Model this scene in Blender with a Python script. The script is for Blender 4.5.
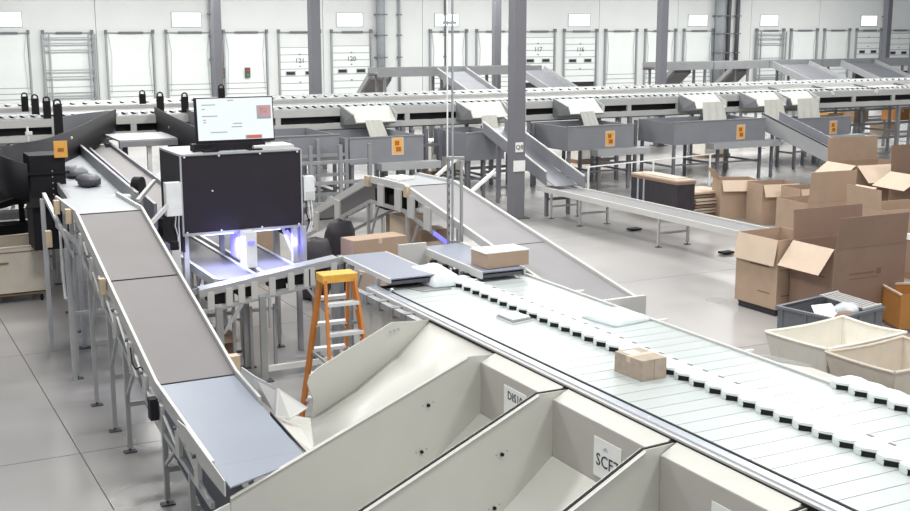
import bpy, math, random
from mathutils import Vector, Matrix
random.seed(7)
for o in list(bpy.data.objects): bpy.data.objects.remove(o)
SC = bpy.context.scene
COL = SC.collection
# ---------------------------------------------------------------- camera
cam = bpy.data.cameras.new('camera'); co = bpy.data.objects.new('camera', cam); COL.objects.link(co)
cam.sensor_width = 36.0; cam.lens = 1183.0/910.0*36.0
co.location = (0, 0, 4.8)
co.rotation_euler = (math.radians(90-11.07), 0, math.radians(-27.6))
cam.clip_end = 400
SC.camera = co
# ---------------------------------------------------------------- light
W = bpy.data.worlds.new('hall_light'); SC.world = W; W.use_nodes = True
W.node_tree.nodes['Background'].inputs[0].default_value = (0.93, 0.96, 1.0, 1)
W.node_tree.nodes['Background'].inputs[1].default_value = 0.42
def high_bay(x, y, power, size=(2.4, 1.2), z=9.2):
    l = bpy.data.lights.new('high_bay_light', 'AREA'); l.shape = 'RECTANGLE'
    l.size, l.size_y = size; l.energy = power; l.color = (1.0, 0.98, 0.95)
    o = bpy.data.objects.new('high_bay_light', l); COL.objects.link(o); o.location = (x, y, z)
for x, y in [(3.5, 5), (11.5, 4), (3.0, 14), (11.5, 13), (20, 12), (5, 23), (12, 23), (22, 22), (31, 20)]:
    high_bay(x, y, 430)
for x, y in [(8, 36), (22, 35), (36, 33), (12, 50), (27, 50), (43, 48)]:
    high_bay(x, y, 1080, (5, 2.5))
for x, y in [(12, 66), (26, 66), (41, 66), (56, 66), (71, 66)]:
    high_bay(x, y, 1450, (8, 2.5))
VS = SC.view_settings
VS.view_transform = 'Standard'; VS.look = 'None'; VS.gamma = 1; VS.use_curve_mapping = False
VS.exposure = 0.12
# ---------------------------------------------------------------- materials
def srgb(h):
    h = h.lstrip('#'); v = [int(h[i:i+2], 16)/255 for i in (0, 2, 4)]
    return [((c+.055)/1.055)**2.4 if c > .04045 else c/12.92 for c in v]
MATS = {}
def mat(name, col, rough=.5, metal=0., var=.06, scale=6., bump=0., emit=None, estr=0., alpha=1., stretch=None, spec=.5):
    m = bpy.data.materials.new(name); m.use_nodes = True; nt = m.node_tree; N = nt.nodes; L = nt.links
    b = N['Principled BSDF']; c = srgb(col)
    b.inputs['Roughness'].default_value = rough; b.inputs['Metallic'].default_value = metal
    b.inputs['Specular IOR Level'].default_value = spec
    tc = N.new('ShaderNodeTexCoord'); nz = N.new('ShaderNodeTexNoise')
    nz.inputs['Scale'].default_value = scale; nz.inputs['Detail'].default_value = 5
    src = tc.outputs['Object']
    if stretch:
        mp = N.new('ShaderNodeMapping'); mp.inputs['Scale'].default_value = stretch
        L.new(src, mp.inputs[0]); src = mp.outputs[0]
    L.new(src, nz.inputs['Vector'])
    rp = N.new('ShaderNodeValToRGB')
    rp.color_ramp.elements[0].position = .25; rp.color_ramp.elements[1].position = .75; rp.color_ramp.interpolation = 'EASE'
    rp.color_ramp.elements[0].color = [x*(1-var) for x in c]+[1]
    rp.color_ramp.elements[1].color = [min(1, x*(1+var)) for x in c]+[1]
    L.new(nz.outputs['Fac'], rp.inputs[0]); L.new(rp.outputs[0], b.inputs['Base Color'])
    if bump:
        bp = N.new('ShaderNodeBump'); bp.inputs['Strength'].default_value = bump; bp.inputs['Distance'].default_value = .02
        L.new(nz.outputs['Fac'], bp.inputs['Height']); L.new(bp.outputs[0], b.inputs['Normal'])
    if emit:
        b.inputs['Emission Color'].default_value = srgb(emit)+[1]; b.inputs['Emission Strength'].default_value = estr
    if alpha < 1: b.inputs['Alpha'].default_value = alpha
    MATS[name] = m; return m
mat('concrete', '#9e9c9a', .34, 0, .2, .28, 0)
def concrete_nodes():
    m = MATS['concrete']; nt = m.node_tree; N = nt.nodes; L = nt.links; b = N['Principled BSDF']
    g = N.new('ShaderNodeNewGeometry'); nz = [n for n in N if n.type == 'TEX_NOISE'][0]
    L.new(g.outputs['Position'], nz.inputs['Vector'])
    rp = [n for n in N if n.type == 'VALTORGB'][0]; rp.color_ramp.elements[0].position = .34; rp.color_ramp.elements[1].position = .64
    n2 = N.new('ShaderNodeTexNoise'); n2.inputs['Scale'].default_value = .55; n2.inputs['Detail'].default_value = 2; nz.inputs['Detail'].default_value = 2.5
    L.new(g.outputs['Position'], n2.inputs['Vector'])
    mr = N.new('ShaderNodeMapRange'); mr.inputs['From Min'].default_value = .0; mr.inputs['From Max'].default_value = 1.0; mr.interpolation_type = 'SMOOTHSTEP'
    mr.inputs['To Min'].default_value = .24; mr.inputs['To Max'].default_value = .38
    L.new(n2.outputs['Fac'], mr.inputs['Value']); L.new(mr.outputs[0], b.inputs['Roughness'])
concrete_nodes()
mat('joint', '#6b6967', .8)
mat('wall_white', '#dfe3e1', .7, 0, .02, .5)
mat('door_white', '#e9eeec', .6, 0, .02, 1)
mat('track_grey', '#a3a7aa', .5, .3)
mat('track_light', '#b9bfc2', .5, .2)
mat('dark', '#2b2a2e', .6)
mat('black_panel', '#2a262d', .6, 0, .08, 3, spec=.3)
mat('black_plastic', '#201e23', .6, 0, .12, 2, spec=.2)
mat('rubber', '#1b1a1c', .65, spec=.25)
mat('column_grey', '#74757b', .45, 0, .04, 1)
mat('column_dark', '#55565b', .5)
mat('pipe_grey', '#9aa0a4', .45)
mat('steel', '#b4b6b6', .38, .55, .06, 8)
mat('steel_bright', '#c9cfd8', .3, .5, .02, 3)
mat('aluminium', '#bdbfc0', .4, .35, .05, 6)
mat('paint_grey', '#c9c9c6', .5, 0, .03, 3)
mat('chute_paint', '#c6c6bf', .42, 0, .025, 1.2)
mat('chute_back', '#bdbab4', .45, 0, .03, 2)
mat('slat_white', '#bdc5c4', .34, .1, .02, 2, stretch=(.3, 6, 1))
mat('shoe_white', '#dbe3e2', .4, 0, .01, 4)
mat('belt_grey', '#7d7a7a', .6, 0, .03, 2)
mat('belt_light', '#a6aaae', .55, 0, .03, 2)
mat('belt_blue', '#8c94a1', .42, 0, .03, 1.5)
mat('belt_hump', '#8b8a8c', .55, 0, .03, 2)
mat('belt_slate', '#878d9c', .45, 0, .03, 2)
mat('belt_dark', '#54545b', .5, 0, .06, 2)
mat('hopper_grey', '#888a90', .5, .1, .06, 1.5)
mat('frame_grey', '#8f9194', .5, .2, .06, 3)
mat('shelf_grey', '#a7a9ab', .5, .1, .05, 2)
mat('tan', '#cbb89c', .6, 0, .1, 8)
mat('orange', '#e8ac55', .5, 0, .05, 6)
mat('orange_mark', '#a8641b', .5)
mat('ladder_orange', '#cf8032', .45, 0, .1, 6)
mat('ladder_yellow', '#eab04a', .5, 0, .12, 9)
mat('step_metal', '#dfe3e5', .4, .2)
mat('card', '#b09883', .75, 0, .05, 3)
mat('card_grey', '#ac9d8d', .7, 0, .1, 12)
mat('card_dark', '#917868', .8, 0, .05, 3)
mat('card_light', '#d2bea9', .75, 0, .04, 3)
mat('card_orange', '#b07a3f', .7, 0, .06, 3)
mat('card_print', '#7d614c', .8)
mat('paper', '#eceeec', .6, 0, .02, 5)
mat('poly', '#d3dcdd', .35, 0, .03, 8, .25)
mat('poly_clear', '#cdd2d6', .2, 0, .12, 9, .4)
mat('canvas', '#cfc6b8', .85, 0, .05, 4, .1)
mat('canvas_pale', '#e6e3d9', .85, 0, .04, 4, .1)
mat('cloth', '#dfdfd6', .85, 0, .04, 4, .1)
mat('tote_grey', '#6d7076', .5, 0, .06, 4)
mat('tote_inner', '#4a4c51', .6)
mat('wood', '#8a6f52', .8, 0, .15, 5)
mat('charcoal', '#37343a', .6, 0, .15, 4)
mat('text_black', '#2a2a2c', .6)
mat('text_grey', '#a9b0b8', .6)
mat('box_white', '#e4e7e6', .4)
mat('screen_white', '#202226', .3, 0, .0, 1, 0, '#f2fafa', .92)
mat('screen_pink', '#202226', .3, 0, .04, 9, 0, '#f4a3a3', .8)
mat('screen_orange', '#202226', .3, 0, .04, 9, 0, '#e5853f', .75)
mat('screen_red', '#202226', .3, 0, .04, 9, 0, '#e8664c', .8)
mat('screen_line', '#202226', .3, 0, .02, 9, 0, '#aab6c2', .7)
mat('pane', '#f2fbff', .2, 0, 0, 1, 0, '#eef8ff', 1.25)
mat('lamp_blue', '#8f8cff', .3, 0, 0, 1, 0, '#5a55ff', 1.5)
mat('lamp_white', '#e8ecff', .3, 0, 0, 1, 0, '#cfd6ff', 2.0)
mat('green', '#3f8f5a', .5)
mat('red', '#b3402f', .5)
# ---------------------------------------------------------------- builders
ORG = {}
class M:
    def __init__(s): s.v = []; s.f = []
    def add(s, vs, fs):
        n = len(s.v); s.v += [tuple(v) for v in vs]; s.f += [tuple(i+n for i in f) for f in fs]; return s
    def box(s, x0, x1, y0, y1, z0, z1):
        return s.add([(x0,y0,z0),(x1,y0,z0),(x1,y1,z0),(x0,y1,z0),(x0,y0,z1),(x1,y0,z1),(x1,y1,z1),(x0,y1,z1)],
                     [(3,2,1,0),(4,5,6,7),(0,1,5,4),(1,2,6,5),(2,3,7,6),(3,0,4,7)])
    def beam(s, p, q, w, h):
        p, q = Vector(p), Vector(q); d = (q-p).normalized()
        a = Vector((0,0,1)).cross(d)
        if a.length < 1e-3: a = Vector((1,0,0))
        a.normalize(); b = d.cross(a); a = a*w/2; b = b*h/2
        return s.add([p-a-b, p+a-b, p+a+b, p-a+b, q-a-b, q+a-b, q+a+b, q-a+b],
                     [(3,2,1,0),(4,5,6,7),(0,1,5,4),(1,2,6,5),(2,3,7,6),(3,0,4,7)])
    def cyl(s, p, q, r, n=10, r2=None):
        p, q = Vector(p), Vector(q); d = (q-p).normalized()
        a = d.orthogonal().normalized(); b = d.cross(a); r2 = r if r2 is None else r2
        vs = [p+(a*math.cos(t)+b*math.sin(t))*r for t in [i*2*math.pi/n for i in range(n)]]
        vs += [q+(a*math.cos(t)+b*math.sin(t))*r2 for t in [i*2*math.pi/n for i in range(n)]]
        return s.add(vs, [(i, (i+1)%n, n+(i+1)%n, n+i) for i in range(n)]+[tuple(range(n-1,-1,-1)), tuple(range(n, 2*n))])
    def tube(s, pts, r, n=6):
        for a, b in zip(pts, pts[1:]): s.cyl(a, b, r, n)
        return s
    def sheet(s, pts, t=.01, nrm=None):
        pts = [Vector(p) for p in pts]
        if nrm is None:
            nrm = Vector((0,0,0))
            for i in range(len(pts)):
                a, b = pts[i], pts[(i+1)%len(pts)]; nrm += a.cross(b)
        nrm = Vector(nrm).normalized()*t/2; n = len(pts)
        return s.add([p-nrm for p in pts]+[p+nrm for p in pts],
                     [tuple(range(n-1,-1,-1)), tuple(range(n, 2*n))]+[(i, (i+1)%n, n+(i+1)%n, n+i) for i in range(n)])
    def strip(s, A, B, t=.02):
        """wall between two polylines"""
        A = [Vector(a) for a in A]; B = [Vector(b) for b in B]; n = len(A); nn = []
        for i in range(n):
            d = A[min(i+1, n-1)]-A[max(i-1, 0)]; nr = d.cross(B[i]-A[i]); nr = nr.normalized() if nr.length > 1e-6 else Vector((0,0,1)); nn.append(nr*t/2)
        vs = [A[i]-nn[i] for i in range(n)]+[B[i]-nn[i] for i in range(n)]+[A[i]+nn[i] for i in range(n)]+[B[i]+nn[i] for i in range(n)]
        fs = []
        for i in range(n-1):
            a, b, c, d = i, i+1, n+i+1, n+i; k = 2*n
            fs += [(d,c,b,a), (a+k,b+k,c+k,d+k), (a,b,b+k,a+k), (c,d,d+k,c+k)]
        fs += [(0, 2*n, 3*n, n), (n-1, 2*n-1, 4*n-1, 3*n-1)]
        return s.add(vs, fs)
    def mesh(s, name, m, org=(0,0,0), smooth=False):
        me = bpy.data.meshes.new(name); o = Vector(org)
        me.from_pydata([Vector(v)-o for v in s.v], [], s.f); me.validate(); me.update()
        import bmesh
        bm = bmesh.new(); bm.from_mesh(me); bmesh.ops.recalc_face_normals(bm, faces=bm.faces); bm.to_mesh(me); bm.free()
        me.materials.append(MATS[m])
        if smooth:
            for p in me.polygons: p.use_smooth = True
        return me
def tag(o, label=None, cat=None, group=None, kind=None):
    for k, v in (('label', label), ('category', cat), ('group', group), ('kind', kind)):
        if v: o[k] = v
    return o
def T(name, label, cat, loc=(0,0,0), group=None, kind=None, rz=0):
    o = bpy.data.objects.new(name, None); COL.objects.link(o); o.location = loc; o.empty_display_size = .1
    o.rotation_euler = (0, 0, rz)
    ORG[o.name] = Vector(loc); return tag(o, label, cat, group, kind)
def P(name, mb, m, parent, label=None, smooth=False, kind=None):
    org = ORG[parent.name]
    o = bpy.data.objects.new(name, mb.mesh(name, m, org, smooth)); COL.objects.link(o); o.parent = parent
    ORG[o.name] = org; return tag(o, label, None, None, kind)
def TM(name, mb, m, label, cat, loc=(0,0,0), group=None, kind=None, smooth=False):
    o = bpy.data.objects.new(name, mb.mesh(name, m, loc, smooth)); COL.objects.link(o); o.location = loc
    ORG[o.name] = Vector(loc); return tag(o, label, cat, group, kind)
def S(name, me, parent, pos, label=None):
    """shared-mesh piece at a world position"""
    o = bpy.data.objects.new(name, me); COL.objects.link(o); o.parent = parent
    o.location = Vector(pos)-ORG[parent.name]; ORG[o.name] = Vector(pos); return tag(o, label)
def dup(root, loc, label, rz=None):
    def cp(o, par):
        c = o.copy(); COL.objects.link(c); c.parent = par
        for ch in o.children: cp(ch, c)
        return c
    r = cp(root, None); r.location = loc; r['label'] = label
    if rz is not None: r.rotation_euler = (0, 0, rz)
    return r
def text(name, s, size, m, parent, M4, depth=.002, label=None):
    cu = bpy.data.curves.new(name, 'FONT'); cu.body = s; cu.size = size; cu.extrude = depth; cu.align_x = 'CENTER'; cu.align_y = 'CENTER'
    cu.resolution_u = 2
    t = bpy.data.objects.new(name, cu); COL.objects.link(t)
    dg = bpy.context.evaluated_depsgraph_get(); me = bpy.data.meshes.new_from_object(t.evaluated_get(dg))
    bpy.data.objects.remove(t); me.materials.clear(); me.materials.append(MATS[m])
    me.transform(M4); me.transform(Matrix.Translation(-ORG[parent.name]))
    o = bpy.data.objects.new(name, me); COL.objects.link(o); o.parent = parent; ORG[o.name] = ORG[parent.name]
    return tag(o, label)
def face_y(x, y, z):   # text on a face looking to -Y
    return Matrix.Translation((x, y, z)) @ Matrix.Rotation(math.pi/2, 4, 'X')
def face_x(x, y, z):   # text on a face looking to -X
    return Matrix.Translation((x, y, z)) @ Matrix.Rotation(-math.pi/2, 4, 'Z') @ Matrix.Rotation(math.pi/2, 4, 'X')

# ================================================================ SETTING
fl = TM('floor', M().box(-30, 130, -20, 78, -.3, -.012), 'joint', 'polished grey concrete warehouse floor', 'floor', kind='structure')
SL = 4.6; slab = M().box(0, SL-.013, 0, SL-.013, -.012, 0).mesh('slab', 'concrete')
X0, Y0 = 2.15-SL*3, 13.32-SL*3
for i in range(10):
    for j in range(8):
        S('slab', slab, fl, (X0+i*SL, Y0+j*SL, 0))
big = M()
xe, ye = X0+10*SL, Y0+8*SL
big.box(xe, 130, -20, 78, -.012, 0).box(-30, xe-.02, ye, 78, -.012, 0).box(-30, X0-.02, -20, ye-.02, -.012, 0).box(X0, xe-.02, -20, Y0-.02, -.012, 0)
P('far_slab', big, 'concrete', fl)

WY = 76.0
DX0, DP = 30.24, 3.73            # door left track x at index 0 and spacing
wl = TM('wall_back', M().box(-12, 125, WY+.1, WY+.4, 0, 11), 'track_grey', 'white panel dock wall at the far end', 'wall', kind='structure')
for k in range(-3, 14):
    x = DX0-.55+DP*2*k
    P('wall_panel', M().box(x+.02, x+2*DP-.02, WY, WY+.12, 0, 11), 'wall_white', wl)
# transom windows
wn = 0
for xc in [9.51, 20.43, 31.64, 39.07, 50.25, 61.5, 68.9, 80.2]:
    wn += 1
    w = T('window_%d' % wn, 'small bright transom window number %d from the left high on dock wall' % wn, 'window', (xc, WY-.05, 4.6), kind='structure')
    P('pane', M().box(xc-.92, xc+.92, WY-.03, WY-.005, 4.66, 5.5), 'pane', w)
    P('window_frame', M().box(xc-.98, xc+.98, WY-.05, WY-.003, 4.6, 4.66).box(xc-.98, xc+.98, WY-.05, WY-.003, 5.5, 5.56)
      .box(xc-.98, xc-.92, WY-.05, WY-.003, 4.66, 5.5).box(xc+.92, xc+.98, WY-.05, WY-.003, 4.66, 5.5), 'track_light', w)
# dock doors
def dock_door(k, i, kind, num=None):
    xl = DX0+DP*i; xr = xl+2.9; y = WY
    d = T('door_%d' % k, None, 'door', (xl, y, 0), kind='structure')
    P('track', M().box(xl-.05, xl+.05, y-.2, y-.02, 0, 4.35), 'track_grey', d)
    P('track', M().box(xr-.05, xr+.05, y-.2, y-.02, 0, 4.35), 'track_grey', d)
    P('torsion_bar', M().cyl((xl, y-.15, 4.27), (xr, y-.15, 4.27), .035, 6), 'track_grey', d)
    P('torsion_spring', M().cyl((xl+.75, y-.15, 4.27), (xl+2.3, y-.15, 4.27), .07, 8), 'column_grey', d)
    P('track_cap', M().box(xl-.07, xl+.07, y-.26, y-.02, 4.2, 4.45), 'column_grey', d)
    P('track_cap', M().box(xr-.07, xr+.07, y-.26, y-.02, 4.2, 4.45), 'column_grey', d)
    base = 0.0
    if kind == 'sections':
        lift = num[1]; base = lift; n = 7; h = 3.3/n
        for q in range(n):
            P('section', M().box(xl+.1, xr-.1, y-.1, y-.03, base+q*h, base+(q+1)*h-.045), 'door_white', d)
        P('section_seams', M().box(xl+.1, xr-.1, y-.05, y-.02, base, base+3.3), 'track_grey', d)
        for wx in (xl+.42, xr-1.12):
            f = P('vision_frame', M().box(wx, wx+.72, y-.12, y-.1, base+1.44, base+1.74), 'track_light', d)
            P('vision_pane', M().box(wx+.06, wx+.66, y-.125, y-.11, base+1.49, base+1.69), 'dark', f)
        if num[0]: text('door_number', num[0], .46, 'column_dark', d, face_y((xl+xr)/2, y-.125, base+2.4), .004)
        for q in (.95, 2.0, 2.8): P('lock', M().box((xl+xr)/2-.05, (xl+xr)/2+.05, y-.13, y-.1, base+q, base+q+.08), 'column_grey', d)
        if base > .05: P('shaded_opening', M().box(xl+.1, xr-.1, y-.03, y-.01, 0, base), 'dark', d)  # flat dark sheet painted as the unlit dock opening below the raised door
        P('header', M().box(xl+.06, xr-.06, y-.04, y-.01, base+3.3, 4.2), 'wall_white', d)
    else:
        P('upper_sheet', M().box(xl+.08, xr-.08, y-.07, y-.02, 1.02, 4.2), 'door_white', d)
        h = .34
        for q in range(3):
            P('section', M().box(xl+.08, xr-.08, y-.09, y-.03, q*h, q*h+h-.05), 'door_white', d)
        P('section_seams', M().box(xl+.08, xr-.08, y-.05, y-.02, 0, 1.02), 'track_grey', d)
        for sx, s in ((xl+.14, 1), (xr-.14, -1)):
            P('lift_cable', M().beam((sx, y-.12, 4.2), (sx+.16*s, y-.12, 3.0), .03, .03).beam((sx+.16*s, y-.12, 3.0), (sx+.05*s, y-.12, .5), .025, .025), 'track_light', d)
        if kind == 'gate':
            for z0 in (3.95, 3.62, 3.2, 2.0, 1.6, .6, .25):
                P('gate_bar', M().box(xl-.1, xr+.1, y-.34, y-.28, z0, z0+.07), 'track_grey', d)
            for gx in (xl-.1, xl+.28, xr-.3, xr+.08):
                P('gate_post', M().box(gx, gx+.09, y-.36, y-.27, 0, 4.2), 'track_grey', d)
    if num and num[0]:
        d['label'] = 'white sectional dock door numbered %s with two small windows' % num[0]
    return d
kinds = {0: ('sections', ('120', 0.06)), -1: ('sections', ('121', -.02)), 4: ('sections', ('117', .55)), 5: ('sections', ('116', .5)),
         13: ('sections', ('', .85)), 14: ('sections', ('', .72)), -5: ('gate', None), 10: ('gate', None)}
kk = 0
for i in range(-7, 16):
    if i in (1, 9): continue
    kk += 1; kd, nm = kinds.get(i, ('plain', None))
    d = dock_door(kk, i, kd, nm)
    if 'label' not in d.keys():
        d['label'] = {'gate': 'white dock door behind a tall steel bar gate, number %d along dock wall' % kk,
                      'sections': 'unnumbered sectional dock door with two small windows, number %d along dock wall' % kk}.get(kd, 'plain white dock door with side tracks, number %d along dock wall' % kk)
# wall pipes
for x, r, m, lb in [(33.8, .3, 'pipe_grey', 'thick grey downspout right of door 120 on dock wall'), (35.3, .09, 'pipe_grey', 'thin grey pipe second right of door 120'),
                 (38.9, .06, 'column_dark', 'thin dark conduit on dock wall, third pipe right of door 120'), (64.5, .17, 'column_dark', 'left dark pipe of the pair behind the right-hand overhead conveyor'),
                 (65.4, .17, 'column_dark', 'right dark pipe of the pair behind the right-hand overhead conveyor'), (63.4, .4, 'pipe_grey', 'wide grey duct left of the dark pipe pair'),
                 (82.0, .22, 'pipe_grey', 'pale downspout at far right of dock wall'), (22.1, .25, 'pipe_grey', 'pale downspout beside the dark column behind the monitor')]:
    t = T('wall_pipe', lb, 'pipe', (x, WY-.4, 0))
    P('pipe', M().cyl((x, WY-r-.03, 0), (x, WY-r-.03, 10), r, 12), m, t, smooth=True)
    for z in (2.5, 4.0, 5.4): P('clamp', M().box(x-r-.08, x+r+.08, WY-2*r-.06, WY-.02, z, z+.08), 'column_grey', t)
# dock lights on arms (small control boxes)
for x, lb in [(24.3, 'small traffic light box beside dock door right of the monitor'), (22.6, 'small traffic light box left of the dark column')]:
    t = T('signal_box', lb, 'signal', (x, WY-.3, 1.6))
    P('housing', M().box(x-.16, x+.16, WY-.22, WY-.02, 1.35, 2.0), 'column_dark', t)
    P('red_lens', M().cyl((x, WY-.25, 1.82), (x, WY-.22, 1.82), .1), 'red', t); P('green_lens', M().cyl((x, WY-.25, 1.52), (x, WY-.22, 1.52), .1), 'green', t)
# ---------------------------------------------------------------- columns
def column(x, y, w, label, signs=False, h=10.5):
    t = T('steel_column', label, 'column', (x, y, 0))
    a = w/2; f = .05
    P('web', M().box(x-a+f, x+a-f, y-.03, y+.03, .02, h).box(x-a, x-a+f, y-a, y+a, .02, h).box(x+a-f, x+a, y-a, y+a, .02, h)
      .box(x-a+.03, x+a-.03, y-a+.001, y+a-.001, .02, h), 'column_grey', t)
    P('base_plate', M().box(x-a-.1, x+a+.1, y-a-.1, y+a+.1, 0, .03), 'column_dark', t)
    if signs:
        s = P('bay_sign', M().box(x-.12, x+.1, y-a-.015, y-a-.001, 1.68, 1.92), 'paper', t, 'small white bay sign')
        text('lettering', 'Q8', .16, 'text_black', s, face_y(x-.01, y-a-.018, 1.8))
        P('notice', M().box(x-.17, x+.16, y-a-.02, y-a-.001, 1.2, 1.47), 'paper', t, 'blank white notice')
column(15.0, 25.4, .32, 'tall grey steel column with white notice behind the wide decline belt', True)
column(14.72, 38.5, .34, 'dark grey column left of door 120')
column(15.25, 51.8, .34, 'dark grey column just right of the monitor top')
column(29.4, 51.8, .34, 'thin grey column far behind the nearest column')
column(29.25, 38.3, .32, 'grey column behind the sorter in the middle right')
column(56.2, 51.8, .34, 'rightmost grey column near the photo edge')

# ================================================================ FOREGROUND SORTER
PT = .23; YA, YB = 13.62, 3.2
so = T('shoe_sorter', 'long white sliding shoe sorter with slats and a row of white shoes', 'sorter', (7.1, 8.5, 0))
P('bed', M().box(6.06, 8.14, YB, YA, 1.15, 1.40), 'dark', so)
P('side_rail', M().box(5.985, 6.075, YB, YA+.25, 1.15, 1.455), 'steel_bright', so, 'bright metal side rail')
P('edge_cover', M().box(5.942, 5.984, YB, YA+.25, 1.2, 1.437), 'paint_grey', so)
P('edge_seal', M().box(5.93, 5.941, YB, 12.0, 1.3, 1.418), 'rubber', so)
for yy in (5.2,6.05,6.15,7.9,9.6,11.2): P('rail_screw', M().cyl((6.03,yy,1.455),(6.03,yy,1.459),.012,8), 'paper', so)
P('rail_seal', M().box(6.075, 6.10, YB, YA, 1.40, 1.462), 'rubber', so)
P('far_rail', M().box(8.125, 8.16, 7.85, YA, 1.2, 1.475).box(8.42, 8.46, YB, 7.85, 1.2, 1.47), 'paint_grey', so)
slat = M().box(6.105, 8.12, -PT/2+.0045, PT/2-.0045, 1.40, 1.45).mesh('slat', 'slat_white')
slatw = M().box(6.105, 8.42, -PT/2+.0045, PT/2-.0045, 1.40, 1.45).mesh('slat', 'slat_white')
def shoe_mesh():
    m = M(); z0, z1, z2 = 1.452, 1.492, 1.518
    poly = [(7.25,-.113),(7.28,0),(7.25,.113),(6.985,.113),(6.95,.06),(6.95,-.005),(7.03,-.113)]
    n = len(poly)
    top = [(7.10+(x-7.10)*.95, y*.985, z2) for x, y in poly]
    m.add([(x, y, z0) for x, y in poly]+[(x, y, z1) for x, y in poly]+top,
          [(i,(i+1)%n,n+(i+1)%n,n+i) for i in range(n)]+[(n+i,n+(i+1)%n,2*n+(i+1)%n,2*n+i) for i in range(n)]+[tuple(range(2*n,3*n)), tuple(range(n-1,-1,-1))])
    return m
shoe = shoe_mesh().mesh('shoe', 'shoe_white')
pad = M().sheet([(6.945,-.005,1.453),(7.03,-.118,1.453),(7.035,-.117,1.486),(6.95,-.005,1.492)], .012).sheet([(6.945,.0,1.494),(7.03,-.116,1.488),(7.05,-.1,1.502),(6.975,.01,1.504)], .006).mesh('pad', 'rubber')
tick = M().box(7.215, 7.245, -.09, -.02, 1.512, 1.522).mesh('slot', 'column_grey')
y = YA-PT/2; k = 0
while y > YB+PT:
    S('slat', slat if y > 7.85 else slatw, so, (0, y, 0))
    s = S('shoe', shoe, so, (0, y, 0)); S('wear_pad', pad, s, (0, y, 0))
    if y > 8.2 or y < 6.7: S('slot', tick, s, (0, y, 0))
    if y < 7.8:
        s = S('shoe', shoe, so, (1.12, y, 0)); S('wear_pad', pad, s, (1.12, y, 0))
    y -= PT; k += 1
for yy in (4.0, 6.5, 9.0, 11.5, 13.4):
    for xx in (6.2, 8.0): P('leg', M().box(xx-.05, xx+.05, yy-.05, yy+.05, 0, 1.16), 'frame_grey', so)
# chutes on the near side
A20 = math.radians(20); dx, dy = -math.cos(A20), -math.sin(A20)
def DP3(base, u, z, off=0):   # point along a chute divider, off = shift toward the far side
    return (base[0]+dx*u-dy*off*0, base[1]+dy*u+off, z)
def divider(parent, base, u1, gap=True, bolts=(), uend=None):
    prof = [(0,.7),(0,1.40),(.45,1.46),(u1,1.46-(u1-.45)*.2),(u1,.05),(.3,.05)]
    P('divider', M().sheet([DP3(base,u,z-.006) for u, z in prof], .014, (dy,-dx,0)), 'chute_paint', parent)
    if gap:
        P('divider_edge', M().sheet([DP3(base,u,z+.002,.023) for u, z in prof], .024, (dy,-dx,0)), 'rubber', parent, 'black rubber edge between divider sheets')
        P('divider', M().sheet([DP3(base,u,z-.006,.046) for u, z in prof], .014, (dy,-dx,0)), 'chute_paint', parent)
    P('divider_lip', M().strip([DP3(base,.45,1.45,-.008), DP3(base,u1,1.45-(u1-.45)*.2,-.008)], [DP3(base,.45,1.443,-.028), DP3(base,u1,1.443-(u1-.45)*.2,-.028)], .006), 'chute_paint', parent)
    for u, z in bolts:
        p = Vector(DP3(base, u, z, -.012))
        P('bolt', M().cyl(p, p+Vector((0,-.02,0)), .017, 10), 'rubber', parent)
        for e in (-.075, .075):
            p2 = Vector(DP3(base, u+e, z+.012*(1 if e < 0 else 1), -.01))
            P('rivet', M().cyl(p2, p2+Vector((0,-.006,0)), .005, 6), 'column_grey', parent)
bases = [(5.95,12.02),(5.95,10.47),(5.94,9.06),(5.93,7.42),(5.93,5.9)]
c1 = T('sorter_chute', 'farthest open sorter chute, pale sloping floor ending at the blue belt', 'chute', (5.0, 10.8, 0))
B0, B1 = bases[0], bases[1]
P('chute_floor', M().strip([DP3(B1,0,1.39,.02),DP3(B1,.85,1.33,.02),DP3(B1,1.7,1.16,.02),DP3(B1,2.55,.97,.02)], [DP3(B0,0,1.39),DP3(B0,.6,1.08),DP3(B0,1.2,.84),DP3(B0,1.85,.66)], .012), 'chute_paint', c1, smooth=True)
P('chute_lip', M().sheet([DP3(B1,2.5,.985,.02), DP3(B0,1.85,.67), (3.95,11.12,.82), (3.53,10.72,.985), (3.53,9.63,.95)], .012), 'chute_paint', c1)
P('side_wall', M().sheet([DP3(B0,u,z) for u, z in [(0,.7),(0,1.41),(.62,1.50),(1.72,1.21),(1.84,1.15),(1.88,1.07),(1.86,1.0),(1.80,.86),(1.84,.62),(1.84,.4)]], .012, (dy,-dx,0)), 'chute_paint', c1, 'far side wall with a rounded end')
divider(c1, B1, 3.46, False, [(1.03,1.08),(1.13,.62)])
P('end_board', M().sheet([DP3(B1,3.47,.80), DP3(B1,4.2,.70), DP3(B1,4.2,.3), DP3(B1,3.47,.3)], .02, (dy,-dx,0)), 'paint_grey', c1)
P('support', M().box(5.7, 5.78, 10.7, 10.78, 0, 1.25).box(5.7, 5.78, 11.7, 11.78, 0, 1.25), 'frame_grey', c1)
for q in range(3): P('stamp', M().box(5.42-q*.06, 5.45-q*.06, 11.77-q*.02, 11.78-q*.02, 1.40, 1.43), 'text_grey', c1)
lab = [None, 'second sorter chute from the far end, with a label reading DIS10', 'third sorter chute, with a label reading SCF7', 'nearest sorter chute, cut by the bottom edge of the photo']
txt = [None, 'DIS10', 'SCF7', '']
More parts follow.
